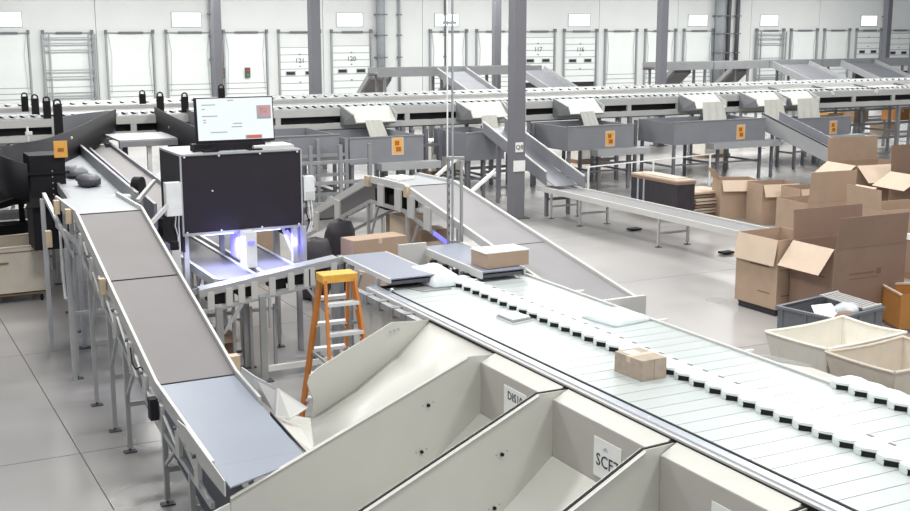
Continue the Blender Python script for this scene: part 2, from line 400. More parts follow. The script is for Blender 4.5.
for q in (1, 2, 3):
    Bf, Bn = bases[q], bases[q+1]
    c = T('sorter_chute', lab[q], 'chute', (5.0, Bn[1], 0))
    xb = 5.73; yf = Bf[1]-.21*math.tan(A20)-.01; yn = Bn[1]-.21*math.tan(A20)+.05; zk = 1.345
    P('top_deck', M().sheet([(5.94,Bf[1]-.03,1.405),(xb,yf,zk),(xb,yn,zk),(5.94,Bn[1]+.06,1.405)], .012), 'chute_paint', c)
    P('back_panel', M().sheet([(xb,yf,zk),(xb,yn,zk),(xb+.01,yn,.78),(xb+.01,yf,.78)], .012), 'chute_back', c, 'vertical back panel under the sorter')
    e = 1.7
    P('chute_floor', M().sheet([(xb,yf,.79),(xb,yn,.79),(xb+dx*e,yn+dy*e,.02),(xb+dx*e,yf+dy*e,.02)], .012), 'chute_paint', c)
    divider(c, Bn, 3.2, True, [(.97,1.02),(1.07,.54)])
    ya, yb_, zt_ = [None, (9.45,9.88,1.25), (7.87,8.28,1.22), (6.28,6.68,1.2)][q]
    lp = P('label_sheet', M().box(xb-.010, xb-.004, ya, yb_, zt_-.36, zt_), 'paper', c)
    if txt[q]:
        text('lettering', txt[q], .12 if q == 1 else .16, 'text_black', lp, face_x(xb-.013, (ya+yb_)/2-.005, zt_-(.09 if q == 1 else .2)), .001)
        P('arrow', M().sheet([(xb-.013,ya+.27,zt_-.085),(xb-.013,ya+.19,zt_-.085),(xb-.013,ya+.22,zt_-.055)], .002), 'text_grey', lp)
    P('support', M().box(5.7, 5.78, yn+.2, yn+.28, 0, 1.2), 'frame_grey', c)
# right-hand side chutes of the sorter
for q, (y0, w, lb) in enumerate([(11.25, 1.25, 'grey slide plate beside the decline belt foot'), (9.45, 1.3, 'grey slide plate behind sorter in front of open floor'), (7.75, 1.5, 'grey slide plate beside the canvas carts')]):
    c = T('side_chute', lb, 'chute', (8.6, y0+w/2, 0), 'slide plates on the far side of the sorter')
    e = (.58, .4, 1.5)[q]; zz = 1.38-.3*e
    P('plate', M().sheet([(8.17,y0,1.38),(8.17,y0+w,1.38),(8.17+e,y0+w+.3*e,zz),(8.17+e,y0+.3*e,zz)], .012), 'chute_paint', c)
    P('divider', M().sheet([(8.17,y0+w,1.41),(8.17+e*.5,y0+w+.15*e,1.40-.12*e),(8.17+e,y0+w+.3*e,zz+.04),(8.17+e,y0+w+.3*e,zz-.3),(8.17,y0+w,1.0)], .02), 'paint_grey', c)
    P('divider_cap', M().beam((8.17,y0+w,1.415),(8.5,y0+w+.12,1.375), .03, .02), 'paper', c)
    P('knob', M().box(8.16, 8.2, y0+w-.03, y0+w+.03, 1.36, 1.44), 'rubber', c)
    P('support', M().box(8.6, 8.66, y0+.5, y0+.56, 0, 1.2), 'frame_grey', c)
# ================================================================ generic belt conveyor
def belt_conveyor(name, label, pts, x0, x1, legs, beltm='belt_grey', railm='paint_grey', railh=.16, group=None, rw=.05, chord=0, seams=(), rollers=True, lip=.05, legw=.05, cat='conveyor', right_end=None):
    """pts: list of (y, z) from far to near, belt between x0 and x1"""
    t = T(name, label, cat, ((x0+x1)/2, (pts[0][0]+pts[-1][0])/2, 0), group)
    bm = beltm if isinstance(beltm, list) else [beltm]*(len(pts)-1)
    for (a, b), mm in zip(zip(pts, pts[1:]), bm):
        P('belt', M().sheet([(x0,a[0],a[1]),(x1,a[0],a[1]),(x1,b[0],b[1]),(x0,b[0],b[1])], .015), mm, t)
        P('slider_bed', M().sheet([(x0,a[0],a[1]-.05),(x1,a[0],a[1]-.05),(x1,b[0],b[1]-.05),(x0,b[0],b[1]-.05)], .04), 'belt_dark', t)
    for xa, xb in ((x0-rw-.005, x0-.005), (x1+.005, x1+rw+.005)):
        m = M()
        for a, b in zip(pts, pts[1:]):
            if right_end is not None and xa > x0 and b[0] < right_end:
                f = (a[0]-right_end)/(a[0]-b[0]); b = (right_end, a[1]+(b[1]-a[1])*f)
            m.beam(((xa+xb)/2,a[0],a[1]+lip-railh/2), ((xa+xb)/2,b[0],b[1]+lip-railh/2), rw, railh)
        P('side_rail', m, railm, t)
    for sy in seams:
        for a, b in zip(pts, pts[1:]):
            if a[0] >= sy >= b[0]:
                f = (a[0]-sy)/(a[0]-b[0]); z = a[1]+(b[1]-a[1])*f
                P('belt_seam', M().beam((x0,sy,z+.008), (x1,sy-.0,z+.008), .03, .006), 'column_dark', t)
    if chord:
        m = M()
        for a, b in zip(pts, pts[1:]): m.beam((x0-rw/2-.02,a[0],a[1]-chord), (x0-rw/2-.02,b[0],b[1]-chord), .04, .06)
        P('lower_chord', m, 'aluminium', t)
        m = M()
        for a, b in zip(pts, pts[1:]): m.beam((x1+rw/2,a[0],a[1]-chord), (x1+rw/2,b[0],b[1]-chord), .04, .06)
        P('lower_chord', m, 'aluminium', t)
    def zat(y):
        for a, b in zip(pts, pts[1:]):
            if a[0] >= y >= b[0]:
                f = (a[0]-y)/(a[0]-b[0]); return a[1]+(b[1]-a[1])*f
        return pts[-1][1]
    for ly in legs:
        z = zat(ly)-(chord or railh-lip)
        for lx in (x0-.04, x1+.04):
            lg = P('leg', M().box(lx-legw/2, lx+legw/2, ly-legw/2, ly+legw/2, .05, z), 'aluminium', t)
            P('foot', M().box(lx-.07, lx+.07, ly-.05, ly+.05, 0, .015).cyl((lx,ly,.015),(lx,ly,.06),.015,6), 'column_dark', lg)
        P('cross_bar', M().box(x0-.02, x1+.02, ly-.02, ly+.02, z*.45, z*.45+.05), 'aluminium', t)
        if z > .7: P('brace', M().beam((x0-.04,ly,z*.55), (x0-.04,ly-.45,zat(ly-.45)-(chord or .1)), .035, .035), 'aluminium', t)
    if rollers:
        for a in (pts[0], pts[-1]):
            P('end_roller', M().cyl((x0,a[0],a[1]-.055), (x1,a[0],a[1]-.055), .045, 12), 'belt_dark', t, smooth=True)
    return t, zat
# left decline conveyor
dc, zd = belt_conveyor('decline_conveyor', 'long grey belt conveyor sloping down to a pale blue section at left', [(17.3,2.36),(15.75,2.36),(13.95,1.82),(11.73,1.16),(9.72,.975)], 2.70, 3.50,
    [16.3,15.0,13.9,13.1,11.4,10.4], ['belt_light','belt_grey','belt_grey','belt_blue'], 'paint_grey', .15, chord=.36, rw=.032, right_end=10.95, seams=(15.75,13.95,11.73), lip=.06, rollers=False)
P('belt_end', M().sheet([(2.70,9.72,.975),(3.5,9.72,.975),(3.5,9.58,.962),(2.70,9.28,.935)], .014), 'belt_blue', dc)
for yy, mm in ((16.9,'tan'),(16.0,'tan'),(13.95,'tan')):
    z = zd(yy); P('bracket', M().box(2.58, 2.65, yy-.05, yy+.05, z-.14, z+.05), 'tan', dc, 'tan rail bracket')
P('bracket', M().box(3.54, 3.64, 11.95, 12.07, 1.06, 1.3), 'tan', dc, 'tan rail bracket')
for i in range(9):
    yy = 15.4-i*.66; z = zd(yy)
    P('upright', M().box(2.63, 2.67, yy-.07, yy+.07, z-.36, z-.08), 'paint_grey', dc)
    P('hanger_bolt', M().cyl((2.60,yy,z-.06),(2.63,yy,z-.06),.02,8), 'column_dark', dc)
for i in range(6):
    yy = 15.2-i*.9; z = zd(yy); z2 = zd(yy-.9)
    P('truss_diagonal', M().beam((2.65,yy,z-.1), (2.65,yy-.9,z2-.34), .025, .025), 'aluminium', dc)
P('motor_box', M().box(2.54, 2.62, 11.42, 11.54, .9, 1.12), 'black_plastic', dc, 'black motor box')
P('cable', M().tube([(2.62,12.6,1.36),(2.6,12.45,1.22),(2.6,12.3,1.2),(2.62,12.15,1.26)], .008), 'rubber', dc)
P('hanging_cable', M().tube([(2.75,17.6,1.9),(2.72,17.4,1.3),(2.7,17.2,.95),(2.72,17.0,1.0),(2.75,16.9,1.9)], .018), 'paper', dc)
P('side_guard', M().strip([(2.64,10.75,.95),(2.64,10.3,.93),(2.64,9.7,.9),(2.66,9.3,.86)], [(2.64,10.75,1.1),(2.63,10.4,1.14),(2.63,9.9,1.10),(2.66,9.3,1.0)], .012), 'paint_grey', dc, 'curved white side guard')
P('side_guard', M().strip([(3.545,11.6,1.1),(3.55,11.1,1.05),(3.6,10.7,1.0),(3.72,10.62,.98)], [(3.545,11.6,1.28),(3.55,11.2,1.29),(3.68,10.85,1.24),(3.95,10.75,1.02)], .012), 'paint_grey', dc, 'curved white side guard')
P('side_guard', M().strip([(3.545,10.7,.99),(3.545,9.7,.9)], [(3.545,10.7,1.06),(3.545,9.7,.97)], .01), 'column_dark', dc)
P('drip_tray', M().sheet([(2.74,12.6,.72),(3.2,12.6,.72),(3.2,9.8,.25),(2.74,9.8,.25)], .02), 'hopper_grey', dc, 'grey under-belt tray')
P('pivot_arm', M().beam((3.62,16.4,2.4),(3.95,16.75,2.62),.05,.05), 'paint_grey', dc)
# upstream belt behind it (slightly skewed)
def skew_conveyor(name, label, p0, p1, z0, z1, w, legs, beltm, railm, railh=.14, cat='conveyor', wall=(0,0)):
    p0, p1 = Vector(p0+(0,)), Vector(p1+(0,)); d = (p1-p0).normalized(); n = Vector((d.y,-d.x,0)); c = (p0+p1)/2
    t = T(name, label, cat, (c.x, c.y, 0)); a = n*w/2
    q = lambda p, k, z: p+a*k+Vector((0,0,z))
    P('belt', M().sheet([q(p0,-1,z0),q(p0,1,z0),q(p1,1,z1),q(p1,-1,z1)], .02), beltm, t)
    P('slider_bed', M().sheet([q(p0,-1,z0-.06),q(p0,1,z0-.06),q(p1,1,z1-.06),q(p1,-1,z1-.06)], .05), 'belt_dark', t)
    for i, k in enumerate((-1.06, 1.06)):
        h = wall[i]
        P('side_rail', M().beam(q(p0,k,z0+.04-railh/2+h/2), q(p1,k,z1+.04-railh/2+h/2), .05, railh+h), railm, t)
    for f in legs:
        for k in (-1.0, 1.0):
            b = q(p0.lerp(p1,f), k, 0); z = z0+(z1-z0)*f-.1
            lg = P('leg', M().box(b.x-.03,b.x+.03,b.y-.03,b.y+.03,.02,z), 'aluminium', t)
            P('foot', M().box(b.x-.08,b.x+.08,b.y-.06,b.y+.06,0,.02), 'column_dark', lg)
        b0, b1 = q(p0.lerp(p1,f),-1,.5), q(p0.lerp(p1,f),1,.5)
        P('cross_bar', M().beam(b0, b1, .04, .05), 'aluminium', t)
    return t
skew_conveyor('upstream_conveyor', 'grey belt with mail bags leading in under the dark spiral chute', (3.42,17.5), (4.45,29), 2.15, 2.0, .82, [.03,.12,.24,.45,.7], 'belt_light', 'frame_grey', .16, wall=(0,.18))
skew_conveyor('side_conveyor', 'walled grey conveyor running beside the mail bag belt', (4.7,18.6), (5.45,29), 1.85, 1.95, .6, [.1,.35,.6,.85], 'belt_grey', 'hopper_grey', .3, wall=(.12,.05))
# ================================================================ LADDER (twin step)
ld = T('step_ladder', 'orange fibreglass step ladder with yellow top and metal steps', 'ladder', (4.99, 12.5, 0))
LH = 1.98; lc = Vector((4.99, 12.5, LH)); dv = Vector((.05,1,0)).normalized()   # direction of the spread
nv = Vector((dv.y,-dv.x,0))
cap = M()
for e in (0,):
    a, b = nv*.21, dv*.13
    p = [lc-a-b, lc+a-b, lc+a+b, lc-a+b]
    cap.sheet([v-Vector((0,0,.045)) for v in p], .09)
P('top_cap', cap, 'ladder_yellow', ld)
for sd in (-1, 1):
    for w in (-1, 1):
        a = lc+dv*.09*sd+nv*.17*w-Vector((0,0,.07)); b = Vector((lc.x,lc.y,0))+dv*.62*sd+nv*.28*w
        r = P('side_rail', M().beam(a, b+Vector((0,0,.03)), .035, .085), 'ladder_orange', ld)
        P('foot', M().box(b.x-.05,b.x+.05,b.y-.04,b.y+.04,0,.04), 'rubber', r)
    for i in range(1, 6):
        f = i/6; a = lc+dv*(.09+.53*f)*sd; w = .17+.11*f; z = LH*(1-f)
        p = Vector((a.x,a.y,z))
        st = P('step', M().beam(p-nv*w, p+nv*w, .1, .04), 'step_metal', ld)
        for e in (-1, 1): P('step_brace', M().beam(p+nv*w*.98*e+Vector((0,0,-.1)), p+nv*w*.7*e, .015, .015), 'step_metal', st)
for e in (-1, 1): P('spreader', M().beam(lc+dv*.3+nv*.22*e+Vector((0,0,-1.0)), lc-dv*.3+nv*.22*e+Vector((0,0,-1.0)), .02, .03), 'steel', ld)
#.beam(lc+dv*.35-nv*.22+Vector((0,0,-1.1)), lc-dv*.35-nv*.22+Vector((0,0,-1.1)), .02, .03).beam(lc+dv*.35+nv*.22+Vector((0,0,-1.1)), lc-dv*.35+nv*.22+Vector((0,0,-1.1)), .02, .03), 'steel', ld)
# ================================================================ INFEEDS, CROSS CONVEYOR, SCANNER
belt_conveyor('infeed_conveyor', 'short blue-grey infeed belt behind the ladder feeding the sorter', [(15.1,1.62),(13.45,1.60)], 6.12, 6.76, [14.8,13.8], 'belt_slate', 'paint_grey', .06, lip=.01, rw=.03, rollers=False)
t2, _ = belt_conveyor('infeed_conveyor', 'short infeed belt carrying a big carton beside the hump belt', [(15.2,1.62),(13.35,1.58)], 7.40, 8.02, [14.8,13.9], 'belt_slate', 'paint_grey', .1, lip=.02, rw=.03, rollers=False)
for yy in (14.7,14.35,14.0,13.7): P('roller', M().cyl((7.30,yy,1.47),(7.38,yy,1.47),.05,10), 'rubber', t2)
P('back_plate', M().box(6.95, 7.38, 15.0, 15.05, 1.4, 1.72), 'paint_grey', t2)
# sorter tail: dark drop, side rail tail with cover
tl = T('sorter_tail', 'pale side cover and rollers at the head of the sorter behind the ladder', 'cover', (6.0, 13.0, 0))
P('cover_sheet', M().sheet([(5.9,13.9,1.30),(5.9,12.05,1.30),(5.88,12.05,.55),(5.88,13.9,.55)], .02), 'chute_paint', tl)
P('guide_rail', M().beam((5.86,14.0,1.36),(5.86,12.1,1.36),.08,.08).beam((5.97,13.9,1.40),(5.97,12.2,1.40),.05,.06), 'steel', tl)
for yy in (13.6,13.2,12.8,12.45): P('bracket', M().box(5.8,5.98,yy-.05,yy+.05,1.28,1.41), 'frame_grey', tl)
P('drop_plate', M().box(6.1, 8.05, 13.64, 13.9, 1.3, 1.42), 'rubber', tl)
# cross conveyor, rising to the right
cc = T('cross_conveyor', 'metal framed cross conveyor rising from under the scanner to the infeed', 'conveyor', (5.05, 15.3, 0))
za = lambda x: 1.37+(x-4.1)*(1.63-1.37)/1.95
P('belt', M().sheet([(4.1,15.05,za(4.1)-.03),(6.05,15.05,za(6.05)-.03),(6.05,15.3,za(6.05)-.03),(4.1,15.3,za(4.1)-.03)], .02), 'belt_light', cc)
P('front_rail', M().beam((4.05,15.02,za(4.05)-.05),(6.1,15.02,za(6.1)-.05),.05,.1), 'aluminium', cc)
P('lower_rail', M().beam((4.05,15.02,za(4.05)-.3),(6.1,15.02,za(6.1)-.3),.05,.06), 'aluminium', cc)
P('rear_rail', M().beam((4.05,15.33,za(4.05)-.09),(6.1,15.33,za(6.1)-.09),.03,.08), 'aluminium', cc)
for x in (4.2,4.45,4.62,4.8,5.05,5.32,5.55,5.62,5.95):
    P('upright', M().box(x-.045,x+.045,14.985,15.01,za(x)-.3,za(x)-.06), 'paint_grey', cc)
for x in (4.32,4.72,5.18,5.42,5.78):
    P('roller_block', M().box(x-.09,x+.09,15.06,15.4,za(x)-.26,za(x)-.12), 'rubber', cc)
for x in (4.3, 4.9, 5.95):
    for yy in (14.98, 15.74):
        lg = P('leg', M().box(x-.045,x+.045,yy-.03,yy+.03,.02,za(x)-.28), 'steel', cc)
        P('foot', M().box(x-.11,x+.11,yy-.07,yy+.07,0,.02), 'column_dark', lg)
for x0, x1 in ((4.35,4.62),(5.0,5.0),(5.9,5.55)):
    P('brace', M().beam((x0,14.98,.75),(x1,14.98,za(x1)-.32),.035,.035), 'aluminium', cc)
P('base_bar', M().box(4.9,5.98,14.96,15.0,.14,.22), 'paper', cc)
for x in (4.5,4.7,4.95,5.3): P('thin_leg', M().box(x-.02,x+.02,15.66,15.70,0,.9), 'aluminium', cc)
bx = T('floor_carton', 'brown carton standing on the floor under the cross conveyor', 'box', (4.55, 15.9, 0))
P('carton', M().box(4.3,4.75,15.8,16.3,0,.5), 'card_dark', bx); P('flap', M().sheet([(4.3,15.8,.5),(4.75,15.8,.5),(4.75,15.66,.42),(4.3,15.66,.42)],.006), 'card', bx)
# scanner belts
for xa, xb, lb in ((4.42,4.94,'left dark belt running under the black scanner tunnel'),(5.14,5.64,'right dark belt running under the black scanner tunnel')):
    belt_conveyor('scanner_belt', lb, [(21.5,1.42),(15.4,1.38)], xa, xb, [20.5,18.5,16.6], 'belt_dark', 'aluminium', .12, lip=.03, legw=.04)
sc = T('scanner_tunnel', 'big black box scanner tunnel over two belts', 'scanner', (5.06, 16.8, 0))
sx0, sx1, sy0, sy1, sz0, sz1 = 4.18, 5.95, 16.2, 17.35, 1.90, 3.02
P('front_panel', M().box(sx0+.02, sx1-.02, sy0, sy0+.03, sz0+.02, sz1-.02), 'black_panel', sc)
P('side_panel', M().box(sx0, sx0+.03, sy0+.03, sy1, sz0-.25, sz1-.02), 'black_panel', sc)
P('side_panel', M().box(sx1-.03, sx1, sy0+.03, sy1, sz0-.25, sz1-.02), 'black_panel', sc)
P('rear_panel', M().box(sx0+.02, sx1-.02, sy1-.03, sy1, sz0, sz1-.02), 'black_panel', sc)
P('top_panel', M().box(sx0, sx1, sy0, sy1, sz1-.02, sz1+.01), 'shelf_grey', sc)
P('edge_frame', M().beam((sx0,sy0,sz0),(sx1,sy0,sz0),.03,.035).beam((sx0,sy0,sz1),(sx1,sy0,sz1),.03,.02).beam((sx0+.005,sy0,sz0),(sx0+.005,sy0,sz1),.02,.03).beam((sx1-.005,sy0,sz0),(sx1-.005,sy0,sz1),.02,.03), 'aluminium', sc)
for px in [sx0+.06, sx0+.55, sx0+1.15, sx1-.06]:
    for pz in (sz0+.03, sz1-.03): P('bolt', M().cyl((px,sy0-.012,pz),(px,sy0,pz),.014,8), 'paper', sc)
P('bolt', M().cyl((4.62,sy0-.012,2.5),(4.62,sy0,2.5),.012,8), 'paper', sc)
for px in (sx0+.05, 5.04, sx1-.05):
    for py in (sy0+.08, sy1-.08): P('leg', M().box(px-.035,px+.035,py-.035,py+.035,0,sz0), 'aluminium', sc)
P('junction_box', M().box(sx0-.24, sx0-.03, sy0-.12, sy0+.02, 2.2, 2.66), 'box_white', sc, 'white junction box on left side')
P('junction_box', M().box(sx1+.03, sx1+.19, sy0-.02, sy0+.12, 2.27, 2.62), 'box_white', sc, 'white junction box on right side')
P('junction_cover', M().box(sx1+.05, sx1+.17, sy0-.03, sy0-.02, 2.28, 2.40), 'paint_grey', sc)
for e in range(3):
    P('cable', M().tube([(sx0-.14+e*.04,sy0-.05,2.2),(sx0-.17+e*.05,sy0-.05,2.05),(sx0-.1+e*.02,sy0-.03,1.9),(sx0-.12+e*.03,sy0-.03,1.55)], .008), 'paper' if e else 'rubber', sc)
    P('cable', M().tube([(sx1+.06+e*.04,sy0,2.27),(sx1+.05+e*.05,sy0-.02,2.1),(sx1+.1+e*.03,sy0,1.95),(sx1+.05+e*.03,sy0,1.8)], .008), 'paper' if e else 'rubber', sc)
P('gland_block', M().box(sx0-.2,sx0-.1,sy0-.12,sy0-.04,1.72,1.84), 'rubber', sc)
P('support_post', M().box(sx0-.2,sx0-.08,sy0-.14,sy0-.02,0,1.72), 'paint_grey', sc)
P('brace', M().beam((sx0-.1,sy0-.05,2.45),(sx0-.5,sy0-.2,2.12),.05,.05), 'paint_grey', sc)
P('brace', M().beam((sx1-.3,sy0+.05,1.9),(sx1-.15,sy0+.05,1.5),.04,.04), 'paint_grey', sc)
P('side_curtain', M().strip([(sx1+.02,sy0+.2,1.6),(sx1+.2,sy0+.5,1.7),(sx1+.25,sy1,1.9)],[(sx1+.02,sy0+.2,2.9),(sx1+.16,sy0+.5,2.75),(sx1+.1,sy1,2.95)],.02), 'rubber', sc)
P('reader_housing', M().box(4.97,5.13,15.85,16.12,1.42,1.92), 'box_white', sc, 'white reader unit lit pale blue')
P('reader_lens', M().box(5.0,5.10,15.84,15.85,1.75,1.80), 'lamp_blue', sc)
P('lamp_strip', M().box(4.945,4.965,16.1,16.5,1.5,1.88), 'lamp_blue', sc, 'glowing blue lamp strip')
P('lamp_strip', M().box(4.45,4.92,16.24,16.32,1.86,1.895), 'lamp_white', sc, 'white lamp strip above left belt')
P('lamp_strip', M().box(5.15,5.62,16.24,16.32,1.86,1.895), 'lamp_white', sc, 'white lamp strip above right belt')
P('lamp_strip', M().box(5.80,5.83,16.1,16.24,1.5,1.86).beam((5.66,16.1,1.86),(5.84,16.1,1.6),.03,.05), 'lamp_blue', sc, 'glowing blue lamp strip')
P('lamp_post', M().box(5.72,5.79,16.0,16.08,1.3,1.92).box(5.86,5.93,16.0,16.08,1.3,1.92), 'aluminium', sc)
for x, e in ((4.68, 17), (5.38, 15)):
    l = bpy.data.lights.new('scanner_lamp', 'AREA'); l.shape = 'RECTANGLE'; l.size = .45; l.size_y = .12; l.energy = e; l.color = (.6,.63,1)
    o = bpy.data.objects.new('scanner_lamp', l); COL.objects.link(o); o.location = (x,16.12,1.83); o.rotation_euler = (math.radians(-12),0,0)
l = bpy.data.lights.new('scanner_lamp_blue', 'POINT'); l.energy = 4.5; l.color = (.3,.28,1); l.shadow_soft_size = .06
o = bpy.data.objects.new('scanner_lamp_blue', l); COL.objects.link(o); o.location = (4.86,15.95,1.72)
l = bpy.data.lights.new('scanner_lamp_blue', 'POINT'); l.energy = 3; l.color = (.3,.28,1); l.shadow_soft_size = .06
o = bpy.data.objects.new('scanner_lamp_blue', l); COL.objects.link(o); o.location = (5.75,15.95,1.7)
# monitor
mo = T('monitor', 'large flat monitor with white screen standing on the black scanner tunnel', 'monitor', (4.95, 16.6, 3.03))
def tilt(mb, piv=(4.95,16.55,3.05), a=-5, z=-2.0):
    R = Matrix.Translation(piv) @ Matrix.Rotation(math.radians(z),4,'Z') @ Matrix.Rotation(math.radians(a),4,'X') @ Matrix.Translation(-Vector(piv))
    mb.v = [tuple(R @ Vector(v)) for v in mb.v]; return mb
mx0, mx1, mz0, mz1 = 4.55, 5.65, 3.17, 3.76
P('bezel', tilt(M().box(mx0-.03,mx1+.015,16.52,16.58,mz0-.04,mz1+.015)), 'black_plastic', mo)
P('back_cover', tilt(M().box(mx0+.1,mx1-.1,16.58,16.66,mz0+.05,mz1-.1)), 'black_plastic', mo)
P('screen', tilt(M().box(mx0,mx1,16.513,16.521,mz0,mz1)), 'screen_white', mo)
def scr(u0,u1,v0,v1,m,nm):
    w, h = mx1-mx0, mz1-mz0
    P(nm, tilt(M().box(mx0+u0*w,mx0+u1*w,16.508,16.513,mz1-v1*h,mz1-v0*h)), m, mo)
scr(.785,.975,.19,.52,'screen_line','panel_outline'); scr(.79,.97,.19,.47,'screen_pink','pink_panel'); scr(.83,.92,.25,.37,'screen_orange','orange_patch')
scr(.62,.84,.9,.99,'screen_line','button_outline'); scr(.64,.83,.91,.98,'screen_red','red_button')
for u0,u1,v in ((.06,.24,.14),(.06,.10,.24),(.06,.26,.41),(.07,.11,.5),(.07,.11,.56),(.44,.58,.68),(.46,.58,.60),(.16,.38,.8),(.4,.48,.04)):
    scr(u0,u1,v,v+.022,'screen_line','text_line')
P('stand_bar', M().box(4.45,5.5,16.45,16.65,3.03,3.13), 'black_plastic', mo)
P('stand_foot', M().box(4.55,4.75,16.28,16.7,3.02,3.05).box(5.2,5.4,16.28,16.7,3.02,3.05), 'rubber', mo)
P('cable', M().tube([(4.42,16.4,3.04),(4.5,16.36,3.06),(4.62,16.38,3.05),(4.75,16.36,3.07),(4.8,16.42,3.04)], .014), 'rubber', mo)
bb = T('device_box', 'pale flat box lying on the scanner top right of the monitor', 'box', (5.6,16.5,3.03))
P('case', M().box(5.3,5.9,16.35,16.8,3.03,3.075), 'paint_grey', bb); P('lid', M().box(5.32,5.88,16.37,16.78,3.075,3.085), 'paper', bb)
bb = T('power_box', 'small blue-grey device box behind the monitor right edge', 'box', (5.66,16.9,3.03))
P('case', M().box(5.56,5.76,16.95,17.15,3.03,3.32), 'belt_blue', bb); P('front', M().box(5.58,5.74,16.94,16.95,3.06,3.28), 'tote_grey', bb)
# ================================================================ HUMP / WIDE DECLINE BELT
hp, zh = belt_conveyor('hump_conveyor', 'wide pale belt rising over a hump and sloping down behind the sorter', [(22.2,1.0),(18.9,2.15),(17.5,2.17),(12.3,1.22)], 8.25, 9.12, [20.5,19.0,17.4,15.4,13.6], ['belt_dark','belt_light','belt_hump'], 'paint_grey', .12, chord=.40, seams=(17.5,14.6), lip=.05)
for yy in (21.5,20.4,18.4,17.7,17.2,16.6): P('upright', M().box(8.17,8.20,yy-.12,yy+.12,zh(yy)-.42,zh(yy)-.05), 'paint_grey', hp)
for yy in (18.95,17.35): P('bracket', M().box(8.15,8.23,yy-.07,yy+.07,zh(yy)-.12,zh(yy)+.06), 'tan', hp, 'tan rail bracket')
P('diverter_arm', M().beam((9.2,18.3,2.2),(9.62,18.35,2.48),.05,.05), 'paper', hp)
P('diverter_arm', M().beam((9.2,17.0,2.1),(9.66,17.05,2.4),.05,.05), 'paper', hp)
P('motor', M().box(8.3,8.9,18.4,18.9,1.65,1.98).box(8.25,8.5,17.9,18.2,1.7,1.95), 'rubber', hp)
P('end_plate', M().box(8.2,9.2,12.2,12.26,.95,1.32), 'paint_grey', hp)
P('blue_lamp_strip', M().beam((8.15,16.3,zh(16.3)-.36),(8.15,14.9,zh(14.9)-.36),.02,.06), 'lamp_blue', hp, 'glowing blue lamp strip')
TM('flat_mailer', M().sheet([(8.35,18.6,2.19),(8.75,18.75,2.19),(8.8,18.35,2.19),(8.4,18.2,2.19)], .04), 'paper', 'flat white mailer on top of the hump belt', 'mailer', (8.58,18.5,2.17))
# strut frame and tall conduit mast
sf = T('strut_frame', 'short H shaped frame of slotted steel strut beside the hump belt', 'frame', (8.1,15.6,0))
P('post', M().box(7.985,8.02,15.5,15.54,0,2.86), 'steel', sf); P('post', M().box(8.13,8.165,15.36,15.4,0,2.82), 'steel', sf)
P('top_bar', M().beam((7.97,15.53,2.86),(8.18,15.36,2.86),.05,.04), 'steel', sf); P('cross_bar', M().beam((8.0,15.52,1.6),(8.15,15.38,1.6),.03,.03), 'steel', sf)
for q in range(9): P('slot', M().box(7.995,8.01,15.495,15.5,1.7+q*.12,1.75+q*.12), 'column_dark', sf)
mt = T('conduit_mast', 'pair of tall thin pale conduits rising beside the strut frame', 'pipe', (8.1,15.7,0))
P('pole', M().cyl((8.07,15.68,0),(8.07,15.68,5.6),.012,8), 'paper', mt); P('pole', M().cyl((8.165,15.7,0),(8.165,15.7,8.5),.018,8), 'pipe_grey', mt)
P('clamp', M().beam((8.0,15.66,4.82),(8.24,15.74,4.82),.04,.04), 'pipe_grey', mt)
# clutter under and behind hump
def carton(name, label, cx, cy, w, d, h, rz=0, m='card', z=0, flaps=True, group=None):
    t = T(name, label, 'box', (cx,cy,z), group)
    R = Matrix.Translation((cx,cy,z)) @ Matrix.Rotation(rz,4,'Z')
    def tr(mb): mb.v = [tuple(R @ Vector(v)) for v in mb.v]; return mb
    P('carton', tr(M().box(-w/2,w/2,-d/2,d/2,0,h)), m, t)
    P('tape', tr(M().box(-.03,.03,-d/2-.002,d/2+.002,h*.75,h+.002)), 'card_light', t)
    if flaps: P('flap', tr(M().box(-w/2+.004,-.004,-d/2+.004,d/2-.004,h,h+.004).box(.004,w/2-.004,-d/2+.004,d/2-.004,h,h+.004)), m, t)
    return t
st_ = T('side_table', 'low steel stand below the flat tan carton behind the infeed', 'stand', (6.95,15.9,0))
P('top', M().box(6.45,7.35,15.7,16.15,1.38,1.42), 'frame_grey', st_)
for lx in (6.5,7.3):
    for ly in (15.75,16.1): P('leg', M().box(lx-.03,lx+.03,ly-.03,ly+.03,0,1.38), 'frame_grey', st_)
carton('carton', 'flat tan carton lying behind the first infeed belt', 6.95, 15.9, .9, .4, .28, .1, 'card', 1.42)
wt = T('work_table', 'low steel table under the hump belt holding cartons', 'table', (8.7,17.9,0))
P('top', M().box(8.32,9.05,16.6,19.2,.94,.98), 'shelf_grey', wt)
for lx in (8.36,9.0):
    for ly in (16.66,19.14): P('leg', M().box(lx-.03,lx+.03,ly-.03,ly+.03,0,.94), 'frame_grey', wt)
for i, (cx, cy, w, h, z, lb) in enumerate([(8.6,17.0,.42,.3,.98,'lowest carton on the table beneath the hump belt'),(8.7,17.55,.46,.46,.98,'second carton on the table beneath the hump belt'),(8.6,18.15,.5,.62,.98,'tallest carton on the table beneath the hump belt'),(8.75,18.8,.42,.5,.98,'rear carton on the table beneath the hump belt'),(7.55,17.1,.5,.9,0,'carton on the floor in front of the hump belt legs'),(6.9,21.6,.8,1.5,0,'cream carton stack behind the scanner right side')]):
    carton('carton', lb, cx, cy, w, w*.9, h, [.1,-.1,.15,0,.3,.2][i], 'card' if i % 2 else 'card_light', z)
